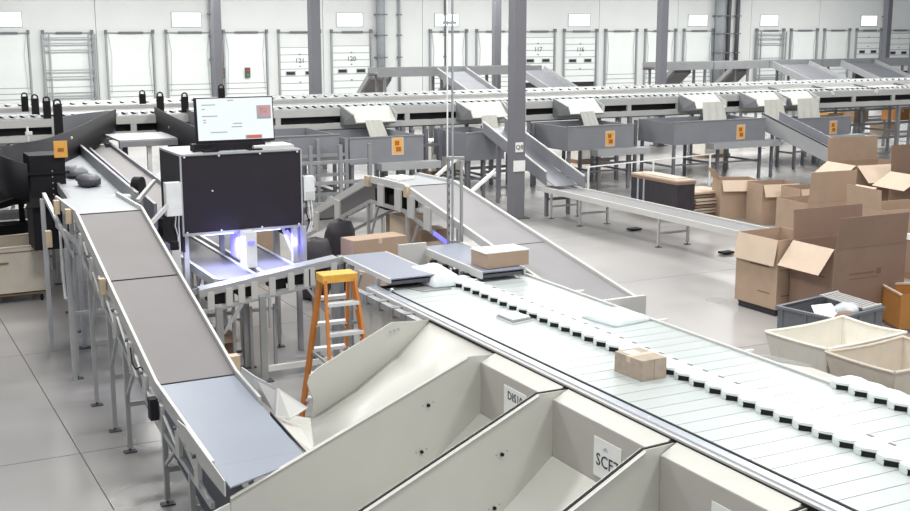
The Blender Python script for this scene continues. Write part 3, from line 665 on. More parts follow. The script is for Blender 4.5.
def bag(name, label, c, r, m, flat=.6, seed=1, loc=None, cat='bag', zmin=None):
    rnd = random.Random(seed); v = []; f = []; nu, nv_ = 14, 9
    ph = [rnd.uniform(0,6.28) for _ in range(6)]
    for j in range(nv_+1):
        th = math.pi*j/nv_
        for i in range(nu):
            p = 2*math.pi*i/nu; k = 1+.10*math.sin(3*p+ph[0]+2*th)+.08*math.sin(5*p+ph[1])*math.sin(th)+.06*math.sin(7*th+ph[2])
            q = Vector((math.sin(th)*math.cos(p)*r[0], math.sin(th)*math.sin(p)*r[1], math.cos(th)*r[2]))*k
            if q.z < -flat*r[2]: q.z = -flat*r[2]
            if q.z > .72*r[2]: q.z = .72*r[2]+(q.z-.72*r[2])*.3
            v.append(Vector(c)+q)
    for j in range(nv_):
        for i in range(nu):
            f.append((j*nu+i, j*nu+(i+1)%nu, (j+1)*nu+(i+1)%nu, (j+1)*nu+i))
    m_ = M(); m_.add(v, f)
    return TM(name, m_, m, label, cat, (c[0],c[1],c[2]-flat*r[2]), smooth=True)
bag('dark_bag', 'tall dark navy sack standing behind the hump belt leg', (8.0,19.9,.66), (.3,.3,.78), 'charcoal', .84, 3)
bag('dark_bag', 'dark sack on the floor left of the hump belt', (7.3,19.3,.56), (.34,.34,.68), 'charcoal', .82, 4)
bag('mail_bag', 'grey mail bag lying on the belt under the spiral chute', (3.7,20.4,2.22), (.2,.34,.12), 'belt_dark', .7, 5)
bag('mail_bag', 'paler grey mail bag behind the dark one on the upstream belt', (3.75,21.9,2.2), (.2,.4,.12), 'tote_grey', .7, 6)
bag('mail_bag', 'white mail packet at the end of the upstream belt', (3.75,18.1,2.22), (.22,.13,.06), 'paper', .7, 8)
tp = T('roll', 'dark tyre-like roll with pale hub beside the upstream belt end', 'roll', (4.12,18.3,2.2))
P('tyre', M().cyl((4.0,18.3,2.36),(4.1,18.22,2.36),.14,16), 'rubber', tp); P('hub', M().cyl((3.985,18.31,2.36),(4.0,18.3,2.36),.06,12), 'paper', tp); P('stand', M().box(4.0,4.1,18.2,18.35,2.05,2.24), 'frame_grey', tp)
# left rail bar near decline conveyor start
rb = T('guard_rail', 'slanting metal guard bar at the head of the decline conveyor', 'rail', (2.7,17.6,0))
P('bar', M().beam((2.62,18.0,2.35),(2.66,15.9,1.78),.05,.06), 'aluminium', rb); P('post', M().box(2.55,2.61,17.9,17.96,0,2.3), 'aluminium', rb); P('post', M().box(2.58,2.64,16.2,16.26,0,1.85), 'aluminium', rb)
P('bracket', M().box(2.48,2.56,17.1,17.22,1.72,1.95), 'tan', rb)
# thin pole at far left
tp = T('thin_pole', 'thin white vertical pole at left in front of the dark spiral chute', 'pole', (3.12,22.9,0))
P('pole', M().cyl((3.12,22.9,0),(3.12,22.9,2.95),.022,8), 'paper', tp); P('clip', M().box(3.08,3.2,22.86,22.93,2.8,2.86), 'paper', tp); P('base', M().cyl((3.12,22.9,0),(3.12,22.9,.02),.1,12), 'frame_grey', tp)
# ================================================================ ITEMS ON SORTER
def parcel(label, cx, cy, w, d, h, rz, z, m='card', tape=True, name='parcel'):
    t = T(name, label, 'box', (cx,cy,z))
    R = Matrix.Translation((cx,cy,z)) @ Matrix.Rotation(rz,4,'Z')
    def tr(mb): mb.v = [tuple(R @ Vector(v)) for v in mb.v]; return mb
    P('carton', tr(M().box(-w/2,w/2,-d/2,d/2,0,h)), m, t)
    if tape:
        P('tape', tr(M().box(-w/2-.001,w/2+.001,-.03,.03,h*.7,h+.0015)), 'card_light', t)
        P('shipping_label', tr(M().box(-w*.3,w*.12,d*.1,d*.38,h,h+.0015)), 'paper', t)
        P('seam', tr(M().box(-.003,.003,-d/2-.001,-d/2,0,h)), 'card_dark', t)
    return t
parcel('small brown taped parcel riding the sorter near its shoes', 6.74, 9.0, .30, .42, .2, .05, 1.452, 'card_grey')
pc = parcel('wide carton with white top on the second infeed belt', 7.84, 13.68, .66, .42, .2, .05, 1.6, tape=False)
P('white_cover', M().box(7.5,8.18,13.47,13.9,1.8,1.815), 'paper', pc)
P('base_shadow_gap', M().box(7.55,8.1,13.5,13.88,1.585,1.6), 'rubber', pc)  # thin black sheet painting the shadow gap under the carton
fm = T('mailer_stack', 'two thin white mailers lying on the sorter left of its shoes', 'mailer', (6.76,11.44,1.452))
P('mailer', M().sheet([(6.6,11.6,1.462),(6.62,11.24,1.462),(6.92,11.3,1.462),(6.9,11.66,1.462)], .018), 'paper', fm)
P('mailer', M().sheet([(6.63,11.6,1.488),(6.64,11.28,1.488),(6.9,11.33,1.488),(6.88,11.64,1.488)], .016), 'poly', fm)
P('edge', M().sheet([(6.605,11.6,1.476),(6.625,11.24,1.476),(6.915,11.3,1.476),(6.895,11.66,1.476)], .008), 'column_grey', fm)
def pillow(name, label, c, ax, ay, h, m, rz=0, seed=0, cat='mailer'):
    rnd = random.Random(seed); n = 12; v = []; f = []
    R = Matrix.Rotation(rz,3,'Z')
    for sgn in (1,-1):
        for j in range(n+1):
            for i in range(n+1):
                u, w = -1+2*i/n, -1+2*j/n
                k = (1-u**4)*(1-w**4); z = .006*sgn+(h*(.5+.5*k)*min(1,k*3)*(1+.18*math.sin(4*u+seed)*math.cos(3*w+seed)) if sgn > 0 else 0)
                v.append(R @ Vector((u*ax*(1-.05*w*w),w*ay*(1-.05*u*u),z))+Vector(c))
    N = (n+1)**2
    for j in range(n):
        for i in range(n):
            a = j*(n+1)+i; f.append((a,a+1,a+n+2,a+n+1)); f.append((N+a+n+1,N+a+n+2,N+a+1,N+a))
    for i in range(n):
        f += [(i+1,i,N+i,N+i+1),(n*(n+1)+i,n*(n+1)+i+1,N+n*(n+1)+i+1,N+n*(n+1)+i)]
        a, b = i*(n+1), (i+1)*(n+1); f.append((a,b,N+b,N+a)); a, b = a+n, b+n; f.append((b,a,N+a,N+b))
    m_ = M(); m_.add(v, f); return TM(name, m_, m, label, cat, c, smooth=True)
pillow('poly_mailer', 'white poly mailer lying right of the shoes on the sorter', (7.82,10.92,1.458), .3, .3, .07, 'poly', .15, 1)
pillow('poly_mailer', 'crumpled white poly bag bundle entering the sorter', (6.86,13.75,1.47), .24, .46, .16, 'poly', .05, 2)
TM('slip_sheet', M().sheet([(6.35,13.5,1.456),(6.75,13.5,1.456),(6.85,13.2,1.456),(6.45,13.2,1.456)], .006), 'frame_grey', 'grey slip sheet below the bag bundle on the sorter', 'sheet', (6.6,13.35,1.453))
# ================================================================ RIGHT SIDE: floor conveyor etc.
fc, _ = belt_conveyor('floor_conveyor', 'long low pale conveyor on short legs crossing behind the open boxes', [(25.6,.72),(14.6,.72)], 15.78, 16.5, [24.9,23.6,20.5,17.6,15.4], 'belt_hump', 'paint_grey', .13, lip=.04)
for yy in (22.5,19.2): P('caster_plate', M().box(16.4,16.7,yy-.1,yy+.1,.02,.06), 'rubber', fc)
ic = T('incline_chute', 'steep grey walled chute dropping onto the low conveyor behind the column', 'chute', (16.1,26.2,0))
P('chute_floor', M().sheet([(15.85,28.6,1.95),(16.5,28.6,1.95),(16.5,24.9,.80),(15.85,24.9,.80)], .02), 'hopper_grey', ic)
P('side_wall', M().sheet([(16.52,28.6,2.25),(16.52,24.6,1.05),(16.52,24.6,.75),(16.52,28.6,1.9)], .03), 'hopper_grey', ic)
P('side_wall', M().sheet([(15.83,28.6,2.15),(15.83,25.3,1.12),(15.83,25.3,.78),(15.83,28.6,1.85)], .03), 'hopper_grey', ic)
P('wall_lip', M().beam((16.52,28.6,2.26),(16.52,24.6,1.06),.05,.03).beam((15.83,28.6,2.16),(15.83,25.3,1.13),.05,.03), 'paint_grey', ic)
for yy, z in ((27.8,1.6),(25.3,.75)):
    for xx in (15.85,16.5): P('leg', M().box(xx-.04,xx+.04,yy-.04,yy+.04,0,z), 'column_grey', ic)
    P('cross_bar', M().box(15.85,16.5,yy-.03,yy+.03,.4,.46), 'column_grey', ic)
# pallets of sheets
ps = T('wrapped_stack', 'dark wrapped stack of flattened boxes on a pallet behind the low conveyor', 'stack', (18.8,24.0,0))
P('pallet', M().box(18.15,18.75,22.95,24.95,0,.02).box(18.15,18.75,22.95,24.95,.1,.13).box(18.2,18.3,22.95,24.95,.02,.1).box(18.6,18.7,22.95,24.95,.02,.1), 'wood', ps)
P('wrapped_sides', M().box(18.18,18.72,23.0,24.9,.13,.92), 'charcoal', ps)
P('brown_layer', M().box(18.16,18.74,22.98,24.92,.92,.99), 'card_dark', ps); P('cream_layer', M().box(18.17,18.73,22.99,24.91,.99,1.03), 'card_light', ps); P('top_sheet', M().box(18.25,18.65,23.2,24.6,1.03,1.06), 'canvas', ps)
for yy in (24.6,24.35,): P('strap', M().box(18.165,18.18,yy-.03,yy+.03,.14,.95), 'text_grey', ps)
ss = T('sheet_stack', 'low stack of pale flattened boxes on a pallet beside the dark wrapped stack', 'stack', (19.5,23.7,0))
P('pallet', M().box(18.9,20.0,23.2,24.2,.0,.1), 'wood', ss)
for q in range(7):
    P('sheet', M().box(18.9+random.uniform(-.02,.05),20.0+random.uniform(-.1,.05),23.2+random.uniform(-.05,.05),24.2,.12+q*.08,.12+q*.08+.05), ['card_light','canvas','card_dark'][q%3], ss)
# open gaylord boxes
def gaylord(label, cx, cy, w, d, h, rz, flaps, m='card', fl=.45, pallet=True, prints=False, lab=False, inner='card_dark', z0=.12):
    """flaps: dict side->angle from horizontal-out (deg). 90 upright, 0 flat out, -70 hanging"""
    t = T('open_box', label, 'box', (cx,cy,0), None)
    R = Matrix.Translation((cx,cy,0)) @ Matrix.Rotation(rz,4,'Z')
    def tr(mb): mb.v = [tuple(R @ Vector(v)) for v in mb.v]; return mb
    th = .012; H = h; a, b = w/2, d/2
    if pallet: P('pallet', tr(M().box(-a+.04,a-.04,-b+.04,b-.04,.08,z0).box(-a+.05,-a+.2,-b+.05,b-.05,0,.08).box(a-.2,a-.05,-b+.05,b-.05,0,.08).box(-.07,.07,-b+.05,b-.05,0,.08)), 'charcoal', t)
    P('side_wall', tr(M().box(-a,a,-b,-b+th,z0,H)), m, t); P('side_wall', tr(M().box(-a,a,b-th,b,z0,H)), m, t)
    P('side_wall', tr(M().box(-a,-a+th,-b+th,b-th,z0,H)), m, t); P('side_wall', tr(M().box(a-th,a,-b+th,b-th,z0,H)), m, t)
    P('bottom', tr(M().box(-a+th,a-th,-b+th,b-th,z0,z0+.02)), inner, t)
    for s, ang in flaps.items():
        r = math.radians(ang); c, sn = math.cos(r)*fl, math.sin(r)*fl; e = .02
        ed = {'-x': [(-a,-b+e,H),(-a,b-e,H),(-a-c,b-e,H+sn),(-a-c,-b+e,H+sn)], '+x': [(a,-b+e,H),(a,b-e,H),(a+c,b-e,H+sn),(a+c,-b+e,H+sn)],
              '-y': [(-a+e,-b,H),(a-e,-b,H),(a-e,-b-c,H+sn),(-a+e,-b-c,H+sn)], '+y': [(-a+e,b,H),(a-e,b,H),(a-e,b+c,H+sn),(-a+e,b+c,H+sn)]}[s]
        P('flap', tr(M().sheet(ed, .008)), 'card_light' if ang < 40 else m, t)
    if prints:
        for bb_ in ((-a-.002,-a,-.3,.15,H*.62,H*.64),(-a-.002,-a,-.35,-.05,H*.28,H*.295),(-.45,.1,-b-.002,-b,H*.66,H*.675),(.14,.24,-b-.002,-b,H*.64,H*.71),(-.45,.2,-b-.002,-b,H*.60,H*.608),(-.4,.1,-b-.002,-b,H*.26,H*.272)):
            P('print_mark', tr(M().box(*bb_)), 'card_print', t)
    if lab: P('address_label', tr(M().box(a-.22,a-.06,-b-.003,-b,H*.55,H*.85)), 'paper', t)
    return t
gaylord('open carton with one flap hanging down, nearest the low conveyor end', 14.1, 15.02, 1.0, 1.0, 1.30, math.radians(1), {'-x':-80}, fl=.44, prints=True)
gaylord('biggest brown carton with tall upright flaps behind the grey tote', 14.62, 13.96, 1.56, .97, 1.30, math.radians(-1), {'-x':-52,'-y':87,'+y':87}, 'card_dark', fl=.5, prints=True)
gaylord('leftmost of the row of small open cartons behind the low conveyor', 20.0, 23.0, .95, .7, .98, math.radians(-22), {'-x':60,'-y':-60}, fl=.3, pallet=False, z0=0)
gaylord('middle one of the small open cartons behind the low conveyor', 20.35, 22.0, 1.0, .8, .98, math.radians(-14), {'-y':-65}, fl=.32, pallet=False, lab=True, z0=0)
gaylord('rightmost of the small open cartons behind the low conveyor', 20.45, 20.9, 1.0, .8, 1.0, math.radians(-10), {'-y':-75}, fl=.3, pallet=False, lab=True, z0=0)
gaylord('tall open carton with upright back flaps and pale front flaps, below the slanted chute', 22.75, 21.3, 1.6, 1.1, 1.42, math.radians(-6), {'-x':-35,'-y':-40,'+y':86}, fl=.58)
gaylord('open carton with an upright front flap in the middle of the box pile', 18.5, 18.7, 1.25, 1.0, 1.12, math.radians(-4), {'-y':86,'+x':20}, 'card', fl=.66)
gaylord('open carton with big pale hanging flap at the right photo edge', 22.9, 19.4, 1.6, 1.1, 1.36, math.radians(-6), {'-y':-40,'+y':86,'-x':-30}, 'card_dark', fl=.62)
gaylord('wide low open carton between the pile and the biggest carton', 19.0, 16.9, 1.7, 1.1, 1.2, math.radians(-8), {'+x':30,'-x':85}, 'card', fl=.4)
pb = T('stacked_pallet', 'pallet load with white liner at the right photo edge', 'pallet', (18.6,15.2,0))
P('pallet', M().box(18.0,19.2,14.7,15.8,0,.12), 'wood', pb); P('load', M().box(18.02,19.18,14.72,15.78,.12,.75), 'card_dark', pb); P('liner', M().box(18.0,19.2,14.7,15.8,.75,.86), 'canvas_pale', pb)
# brown bin with labels
bn = T('brown_bin', 'orange-brown cardboard bin with paper labels at right photo edge', 'bin', (15.3,12.95,0))
R2 = Matrix.Translation((15.35,12.95,0)) @ Matrix.Rotation(math.radians(-25),4,'Z')
def tr2(mb): mb.v = [tuple(R2 @ Vector(v)) for v in mb.v]; return mb
for a in ((-.6,.6,-.42,-.405),(-.6,.6,.405,.42),(-.6,-.585,-.405,.405),(.585,.6,-.405,.405)):
    P('side_wall', tr2(M().box(*a,.06,.62)), 'card_orange', bn)
P('bottom', tr2(M().box(-.58,.58,-.4,.4,0,.06)), 'card_dark', bn); P('rim', tr2(M().box(-.61,-.58,-.42,.42,.6,.63).box(-.6,.6,.4,.43,.6,.63)), 'card_light', bn)
for a in (-.35,-.12,.15): P('paper_label', tr2(M().box(a,a+.14,-.425,-.42,.44,.57)), 'paper', bn)
# grey bulk tote with scraps
tt = T('bulk_tote', 'grey plastic bulk tote filled with scraps before the biggest carton', 'tote', (13.0,12.75,0))
RT = Matrix.Translation((13.02,12.72,0)) @ Matrix.Rotation(math.radians(10),4,'Z')
def tr3(mb): mb.v = [tuple(RT @ Vector(v)) for v in mb.v]; return mb
for a in ((-.6,.6,-.5,-.47),(-.6,.6,.47,.5),(-.6,-.57,-.47,.47),(.57,.6,-.47,.47)):
    P('side_wall', tr3(M().box(*a,.1,.62)), 'tote_grey', tt)
P('bottom', tr3(M().box(-.58,.58,-.48,.48,.1,.4)), 'tote_inner', tt)
P('rim', tr3(M().box(-.63,.63,-.53,-.47,.6,.64).box(-.63,.63,.47,.53,.6,.64).box(-.63,-.57,-.47,.47,.6,.64).box(.57,.63,-.47,.47,.6,.64)), 'tote_grey', tt)
for a in (-.45,.0,.42): P('rib', tr3(M().box(-.615,-.6,a-.02,a+.02,.12,.6)), 'tote_grey', tt); P('rib', tr3(M().box(a-.02,a+.02,-.515,-.5,.12,.6)), 'tote_grey', tt)
P('runner', tr3(M().box(-.58,-.4,-.48,.48,0,.1).box(.4,.58,-.48,.48,0,.1)), 'tote_inner', tt)
def q3(*p): return tuple(RT @ Vector(p))
TM('paper_sheet', M().sheet([q3(-.45,-.1,.5),q3(-.1,-.35,.52),q3(.08,.05,.66),q3(-.2,.2,.64)],.01), 'paper', 'white sheet of paper lying in the grey tote', 'paper', q3(-.2,0,.5))
bag('plastic_bag', 'clear plastic wrap bundle on top of the grey tote', q3(.12,-.2,.58), (.2,.18,.16), 'poly_clear', .7, 11)
bag('card_scrap', 'crumpled brown cardboard scrap in the grey tote', q3(-.02,-.28,.52), (.18,.14,.12), 'card_dark', .7, 12, cat='scrap')
gr = T('wire_grate', 'pale slatted rack lying over the right side of the grey tote', 'rack', q3(.38,-.1,.64))
for a in range(5): P('slat', M().beam(q3(.2+a*.09,-.45,.66),q3(.2+a*.09,.3,.72),.025,.02), 'paint_grey', gr)
for e, z in ((-.45,.66),(.3,.72)): P('end_bar', M().beam(q3(.16,e,z),q3(.62,e,z),.03,.03), 'paint_grey', gr)
TM('tape_roll', M().cyl(q3(-.42,.18,.5),q3(-.42,.1,.52),.09,14), 'rubber', 'black tape roll in the left corner of the grey tote', 'roll', q3(-.42,.14,.42))
# canvas carts
def canvas_cart(label, c, top, rz, m, z1=.9, bot=.75, sagseed=1, label_cat='cart'):
    t = T('canvas_cart', label, label_cat, (c[0],c[1],0))
    R = Matrix.Translation((c[0],c[1],0)) @ Matrix.Rotation(rz,4,'Z')
    tr = lambda p: tuple(R @ Vector(p))
    a, b = top[0]/2, top[1]/2; k = bot; n = 7
    sides = [[(-a,-b),(a,-b)],[(a,-b),(a,b)],[(a,b),(-a,b)],[(-a,b),(-a,-b)]]
    for (p, q) in sides:
        A, B = [], []
        for i in range(n+1):
            f = i/n; x = p[0]+(q[0]-p[0])*f; y = p[1]+(q[1]-p[1])*f; s = math.sin(math.pi*f)
            A.append(tr((x*k*(1+.05*s),y*k*(1+.05*s),.2))); B.append(tr((x*(1-.03*s),y*(1-.03*s),z1-.02*s)))
        P('canvas_side', M().strip(A, B, .012), m, t, smooth=False)
        P('rim', M().tube(B, .022, 6), m, t)
    P('canvas_bottom', M().sheet([tr((-a*k,-b*k,.2)),tr((a*k,-b*k,.2)),tr((a*k,b*k,.2)),tr((-a*k,b*k,.2))], .015), m, t)
    P('base_board', M().sheet([tr((-a*k,-b*k,.16)),tr((a*k,-b*k,.16)),tr((a*k,b*k,.16)),tr((-a*k,b*k,.16))], .03), 'wood', t)
    for sx in (-1,1):
        for sy in (-1,1):
            w = P('caster', M().cyl(tr((sx*a*k*.85-.02,sy*b*k*.85,.065)),tr((sx*a*k*.85+.02,sy*b*k*.85,.065)),.065,12), 'rubber', t)
            P('fork', M().box(*(lambda p: (p[0]-.03,p[0]+.03,p[1]-.03,p[1]+.03,.1,.15))(tr((sx*a*k*.85,sy*b*k*.85,0)))), 'steel', w)
    return t, tr
canvas_cart('pale canvas cart right behind the sorter and before the grey tote', (11.15,10.78), (1.5,1.0), math.radians(5), 'canvas_pale', .92)
canvas_cart('nearer tan canvas cart at right beside the sorter shoes', (11.12,9.72), (1.4,1.02), math.radians(3), 'canvas', .9)
cl, tr = canvas_cart('cream canvas laundry cart at left photo edge', (2.28,22.0), (1.75,1.25), 0, 'canvas', 1.02, .94)
P('stencil', M().box(2.3,2.45,21.36,21.365,.72,.75), 'wood', cl); P('hem', M().beam((1.4,21.375,.92),(3.0,21.375,.92),.01,.012), 'wood', cl)
# black equipment behind the left cart
eq = T('sorting_machine', 'low black machine with pale shelf behind the cream canvas cart', 'machine', (2.8,24.3,0))
P('bed', M().box(1.4,3.7,24.0,24.5,.75,.98), 'rubber', eq); P('deck', M().box(1.4,3.9,24.7,25.1,.98,1.12), 'paint_grey', eq)
P('beam', M().box(1.4,4.1,25.2,25.4,1.2,1.6), 'charcoal', eq); P('top_rail', M().box(1.4,4.2,25.15,25.25,1.62,1.72), 'paint_grey', eq)
P('arm', M().beam((2.2,24.2,1.22),(3.25,24.3,1.48),.16,.12).beam((3.1,24.3,1.0),(3.1,24.3,1.35),.1,.1), 'rubber', eq)
P('wheel', M().cyl((3.35,23.96,.98),(3.35,24.0,.98),.09,12), 'text_grey', eq)
for xx in (1.6,2.7,3.65): P('leg', M().box(xx-.04,xx+.04,24.2,24.28,0,.78), 'frame_grey', eq)
# ================================================================ MIDDLE: dark spiral chutes
def spiral(label, path, zt, zb, loc):
    t = T('spiral_chute', label, 'chute', loc)
    # smooth the path
    def cr(P_, n=5):
        out = []
        for i in range(len(P_)-1):
            p0, p1, p2, p3 = P_[max(i-1,0)], P_[i], P_[i+1], P_[min(i+2,len(P_)-1)]
            for k in range(n):
                u = k/n; out.append(tuple(.5*((2*b)+(-a+c)*u+(2*a-5*b+4*c-d)*u*u+(-a+3*b-3*c+d)*u**3) for a, b, c, d in zip(p0,p1,p2,p3)))
        return out+[P_[-1]]
    A = cr([(x,y,b) for (x,y), b in zip(path,zb)]); B = cr([(x,y,a) for (x,y), a in zip(path,zt)])
    P('outer_wall', M().strip(A, B, .03), 'black_plastic', t, smooth=True)
    return t, A, B
s1, A1, B1_ = spiral('big dark curved chute sweeping down at left with an orange placard', [(6.4,31.0),(5.35,28.2),(4.4,25.6),(3.55,23.6),(2.75,22.2),(2.42,21.5),(2.5,20.95),(2.8,20.85)], [2.66,2.66,2.66,2.66,2.70,2.66,2.60,2.5], [2.2,2.0,1.93,1.78,1.85,2.0,1.95,1.85], (3.1,21.5,0))
P('inner_wall', M().strip([(6.35,30.95,2.0),(5.6,30.6,2.0),(4.9,30.2,2.0)], [(6.35,30.95,2.64),(5.6,30.6,2.62),(4.9,30.2,2.58)], .03), 'hopper_grey', s1)
P('chute_floor', M().strip([(6.4,31,2.25),(5.35,28.2,2.1),(4.4,25.6,2.04),(3.55,23.6,1.98),(2.75,22.2,2.2)], [(5.75,31,2.25),(4.75,28.9,2.1),(3.7,26.6,2.04),(2.9,24.8,1.98),(2.1,23.0,2.2)], .03), 'black_plastic', s1)
P('drop_tube', M().box(2.84,3.42,20.9,21.6,1.0,2.62), 'black_plastic', s1); P('drop_flange', M().box(2.78,3.48,20.86,21.66,2.3,2.34), 'rubber', s1)
P('drop_skirt', M().sheet([(2.84,20.9,1.9),(3.42,20.9,1.9),(3.6,20.8,1.75),(2.7,20.8,1.75)], .02), 'rubber', s1)
pl = P('placard', M().box(3.24,3.46,20.82,20.84,2.58,2.86), 'orange', s1, 'orange placard'); P('placard_mark', M().box(3.3,3.4,20.81,20.82,2.68,2.74), 'orange_mark', pl)
for q in range(6): P('bolt', M().cyl((3.2,20.885,1.85+q*.1),(3.2,20.9,1.85+q*.1),.012,6), 'text_grey', s1)
P('bolt', M().cyl((4.3,25.3,2.5),(4.28,25.25,2.5),.03,6), 'paper', s1)
for xx, yy in ((5.6,28.4),(4.6,25.6)): P('support', M().box(xx,xx+.1,yy,yy+.1,0,2.05), 'charcoal', s1)
s2, _, _ = spiral('second dark curved chute dropping behind the scanner tunnel', [(7.45,31.2),(7.2,29),(7.05,26.5),(7.0,24.5),(6.9,22.8)], [2.68,2.66,2.6,2.5,2.4], [2.0,1.9,1.7,1.4,1.3], (7.0,26,0))
P('inner_wall', M().strip([(8.3,31.2,2.1),(8.0,28,1.8),(7.9,25,1.5)], [(8.3,31.2,2.6),(8.0,28,2.55),(7.9,25,2.45)], .03), 'hopper_grey', s2)
P('end_wall', M().sheet([(6.9,22.8,2.4),(7.9,22.9,2.4),(7.9,22.9,1.0),(6.9,22.8,1.0)], .03), 'black_plastic', s2)
for q in range(3): P('bolt', M().cyl((7.18-.04*q,28.6-q*.9,2.35),(7.14-.04*q,28.6-q*.9,2.35),.03,6), 'text_grey', s2)
tb = T('grey_table', 'pale grey flat cover between the two dark chutes', 'table', (6.6,29,0))
P('top', M().box(5.75,7.15,27.6,29.4,2.14,2.18), 'shelf_grey', tb); P('apron', M().box(5.75,7.15,27.58,27.62,2.02,2.14), 'frame_grey', tb)
for xx in (5.9,6.45,6.95): P('leg', M().box(xx-.05,xx+.05,27.7,27.8,0,2.1), ['charcoal','paper','charcoal'][int(xx>6)+int(xx>6.8)], tb)
tb2 = T('wrapped_pallet', 'black crate topped with white plastic film behind the scanner', 'crate', (6.1,24.5,0))
P('crate', M().box(5.75,6.55,24.2,24.9,.4,1.55), 'rubber', tb2); P('film', M().strip([(5.75,24.2,1.58),(6.1,24.3,1.75),(6.55,24.2,1.6)],[(5.75,24.9,1.6),(6.1,24.8,1.8),(6.55,24.9,1.62)],.03), 'poly', tb2); P('base', M().box(5.75,6.55,24.2,24.9,0,.4), 'frame_grey', tb2)
# dark hanging bumper posts along the sorter
for i, (x, y, z0, z1, lb) in enumerate([(4.75,35,2.4,2.92,'farthest left black loop-topped post on the background sorter'),(4.62,32.2,2.4,3.02,'second black loop-topped post from left on the background sorter'),
        (4.72,31,2.45,3.02,'third black loop-topped post from left on the background sorter'),(4.3,26.8,1.7,3.2,'tallest black loop-topped post beside the dark spiral chute'),(7.9,34.5,2.55,2.93,'small black post behind grey cover between chutes'),
        (7.6,31.2,2.4,3.05,'black loop-topped post at the second dark chute'),(8.25,31.2,2.45,3.02,'black loop-topped post left of the monitor'),(9.9,33.4,2.55,3.1,'black post just above the monitor')]):
    t = T('bumper_post', lb, 'post', (x,y,z0), 'black loop-topped posts along the background sorter')
    w = .09
    P('post', M().box(x-w,x+w,y-.04,y+.04,z0,z1-.1), 'rubber', t)
    P('loop', M().tube([(x-w+.02,y,z1-.1),(x-w*.7,y,z1-.03),(x,y,z1),(x+w*.7,y,z1-.03),(x+w-.02,y,z1-.1)], .02), 'rubber', t)
# ================================================================ BACKGROUND SORTER
bs = T('background_sorter', 'long raised sorter running across the middle distance with side chutes', 'sorter', (20,32,0))
def runx(yc, x0, x1, zt, nm):
    P('deck', M().box(x0,x1,yc-.9,yc+.9,zt-.08,zt), 'shelf_grey', bs, nm)
    P('front_rail', M().box(x0,x1,yc-.98,yc-.9,zt-.22,zt-.02), 'paint_grey', bs)
    P('rear_rail', M().box(x0,x1,yc+.9,yc+.98,zt-.22,zt+.02), 'paint_grey', bs)
runx(31.9, 0, 46, 2.50, 'near run of the sorter deck')
runx(36.5, 0, 52, 2.48, 'far run of the sorter deck')
P('lower_rail', M().box(0,46,30.92,31.0,1.92,2.08), 'paint_grey', bs)
P('dark_core', M().box(0,46,31.3,31.5,2.06,2.36), 'charcoal', bs)
P('under_tray', M().box(0,46,31.0,32.7,1.88,1.92), 'frame_grey', bs)
for q in range(24): P('upright', M().box(.9+q*1.95,1.05+q*1.95,30.93,31.0,2.06,2.30), 'paint_grey', bs)
bshoe = M().box(-.06,.09,-.12,.1,0,.06).mesh('shoe', 'shoe_white'); bpad = M().sheet([(-.11,-.14,.05),(-.02,-.14,.0),(.03,-.13,.0),(-.06,-.1,.055)], .025).mesh('wear_pad', 'rubber')
for q in range(168):
    x = 1.2+q*.25
    s = S('shoe', bshoe, bs, (x,31.4,2.5)); S('wear_pad', bpad, s, (x,31.4,2.5))
for q in range(130):
    x = 1.2+q*.36
    s = S('shoe', bshoe, bs, (x,36.2,2.48)); S('wear_pad', bpad, s, (x,36.2,2.48))
for q in range(11):
    x = 2.5+q*4.0
    for yy in (31.0, 32.9, 37.2): P('leg', M().box(x-.06,x+.06,yy-.06,yy+.06,0,1.9 if yy < 35 else 2.4), 'frame_grey', bs)
    P('leg_brace', M().box(x-.04,x+.04,31.0,32.9,.9,.97), 'frame_grey', bs)
for q in range(6):   # slanted side plates at far right
    x = 29.0+q*2.1
    P('deck_divider', M().beam((x,30.95,2.52),(x+.9,32.8,2.56),.08,.05), 'column_dark', bs); P('clip', M().box(x-.05,x+.05,30.86,30.95,2.36,2.5), 'paper', bs)
# discharge chutes with cloth
for i, (x, lb, cw, cl_) in enumerate([(13.3,'hanging cloth chute left of the tall conduits, fed to the first grey hopper',.5,.75),(16.95,'cloth covered discharge chute just left of the near column',.5,.75),(20.3,'cloth covered discharge chute right of the near column',.5,.75),(25.1,'cloth covered discharge chute left of a closely set pair',.85,.62),(27.65,'left cloth covered chute of the close pair at right',.8,.72),(29.15,'right cloth covered chute of the close pair at right',.9,.75)]):
    t = T('discharge_chute', lb, 'chute', (x,30.2,0), 'cloth covered discharge chutes on the background sorter')
    P('cheek', M().sheet([(x-.75,30.9,2.56),(x-.66,30.2,2.34),(x-.6,30.15,2.1),(x-.75,30.9,2.02)], .03), 'frame_grey', t)
    P('cheek', M().sheet([(x+.75,30.9,2.56),(x+.66,30.2,2.34),(x+.6,30.15,2.1),(x+.75,30.9,2.02)], .03), 'shelf_grey', t)
    P('slide', M().sheet([(x-.73,30.9,2.52),(x+.73,30.9,2.52),(x+.6,30.15,2.13),(x-.6,30.15,2.13)], .03), 'cloth', t)
    P('cheek_edge', M().beam((x-.75,30.88,2.57),(x-.66,30.18,2.35),.05,.03), 'paint_grey', t)
    n = 6; off = [-.12,-.1,-.05,.0,0,0][i]
    top = [(x+off-cw/2+cw*k/n,30.1-.02*(k%2),2.34 if i > 2 else 2.2) for k in range(n+1)]
    botm = [(x+off-cw*.56+cw*1.12*k/n+(.22 if i in (0,2) else 0),29.95-.05*(k%2),(2.34 if i > 2 else 2.2)-cl_-.03*((k*7)%3)) for k in range(n+1)]
    P('cloth', M().strip(top, botm, .02), 'cloth', t, smooth=False)
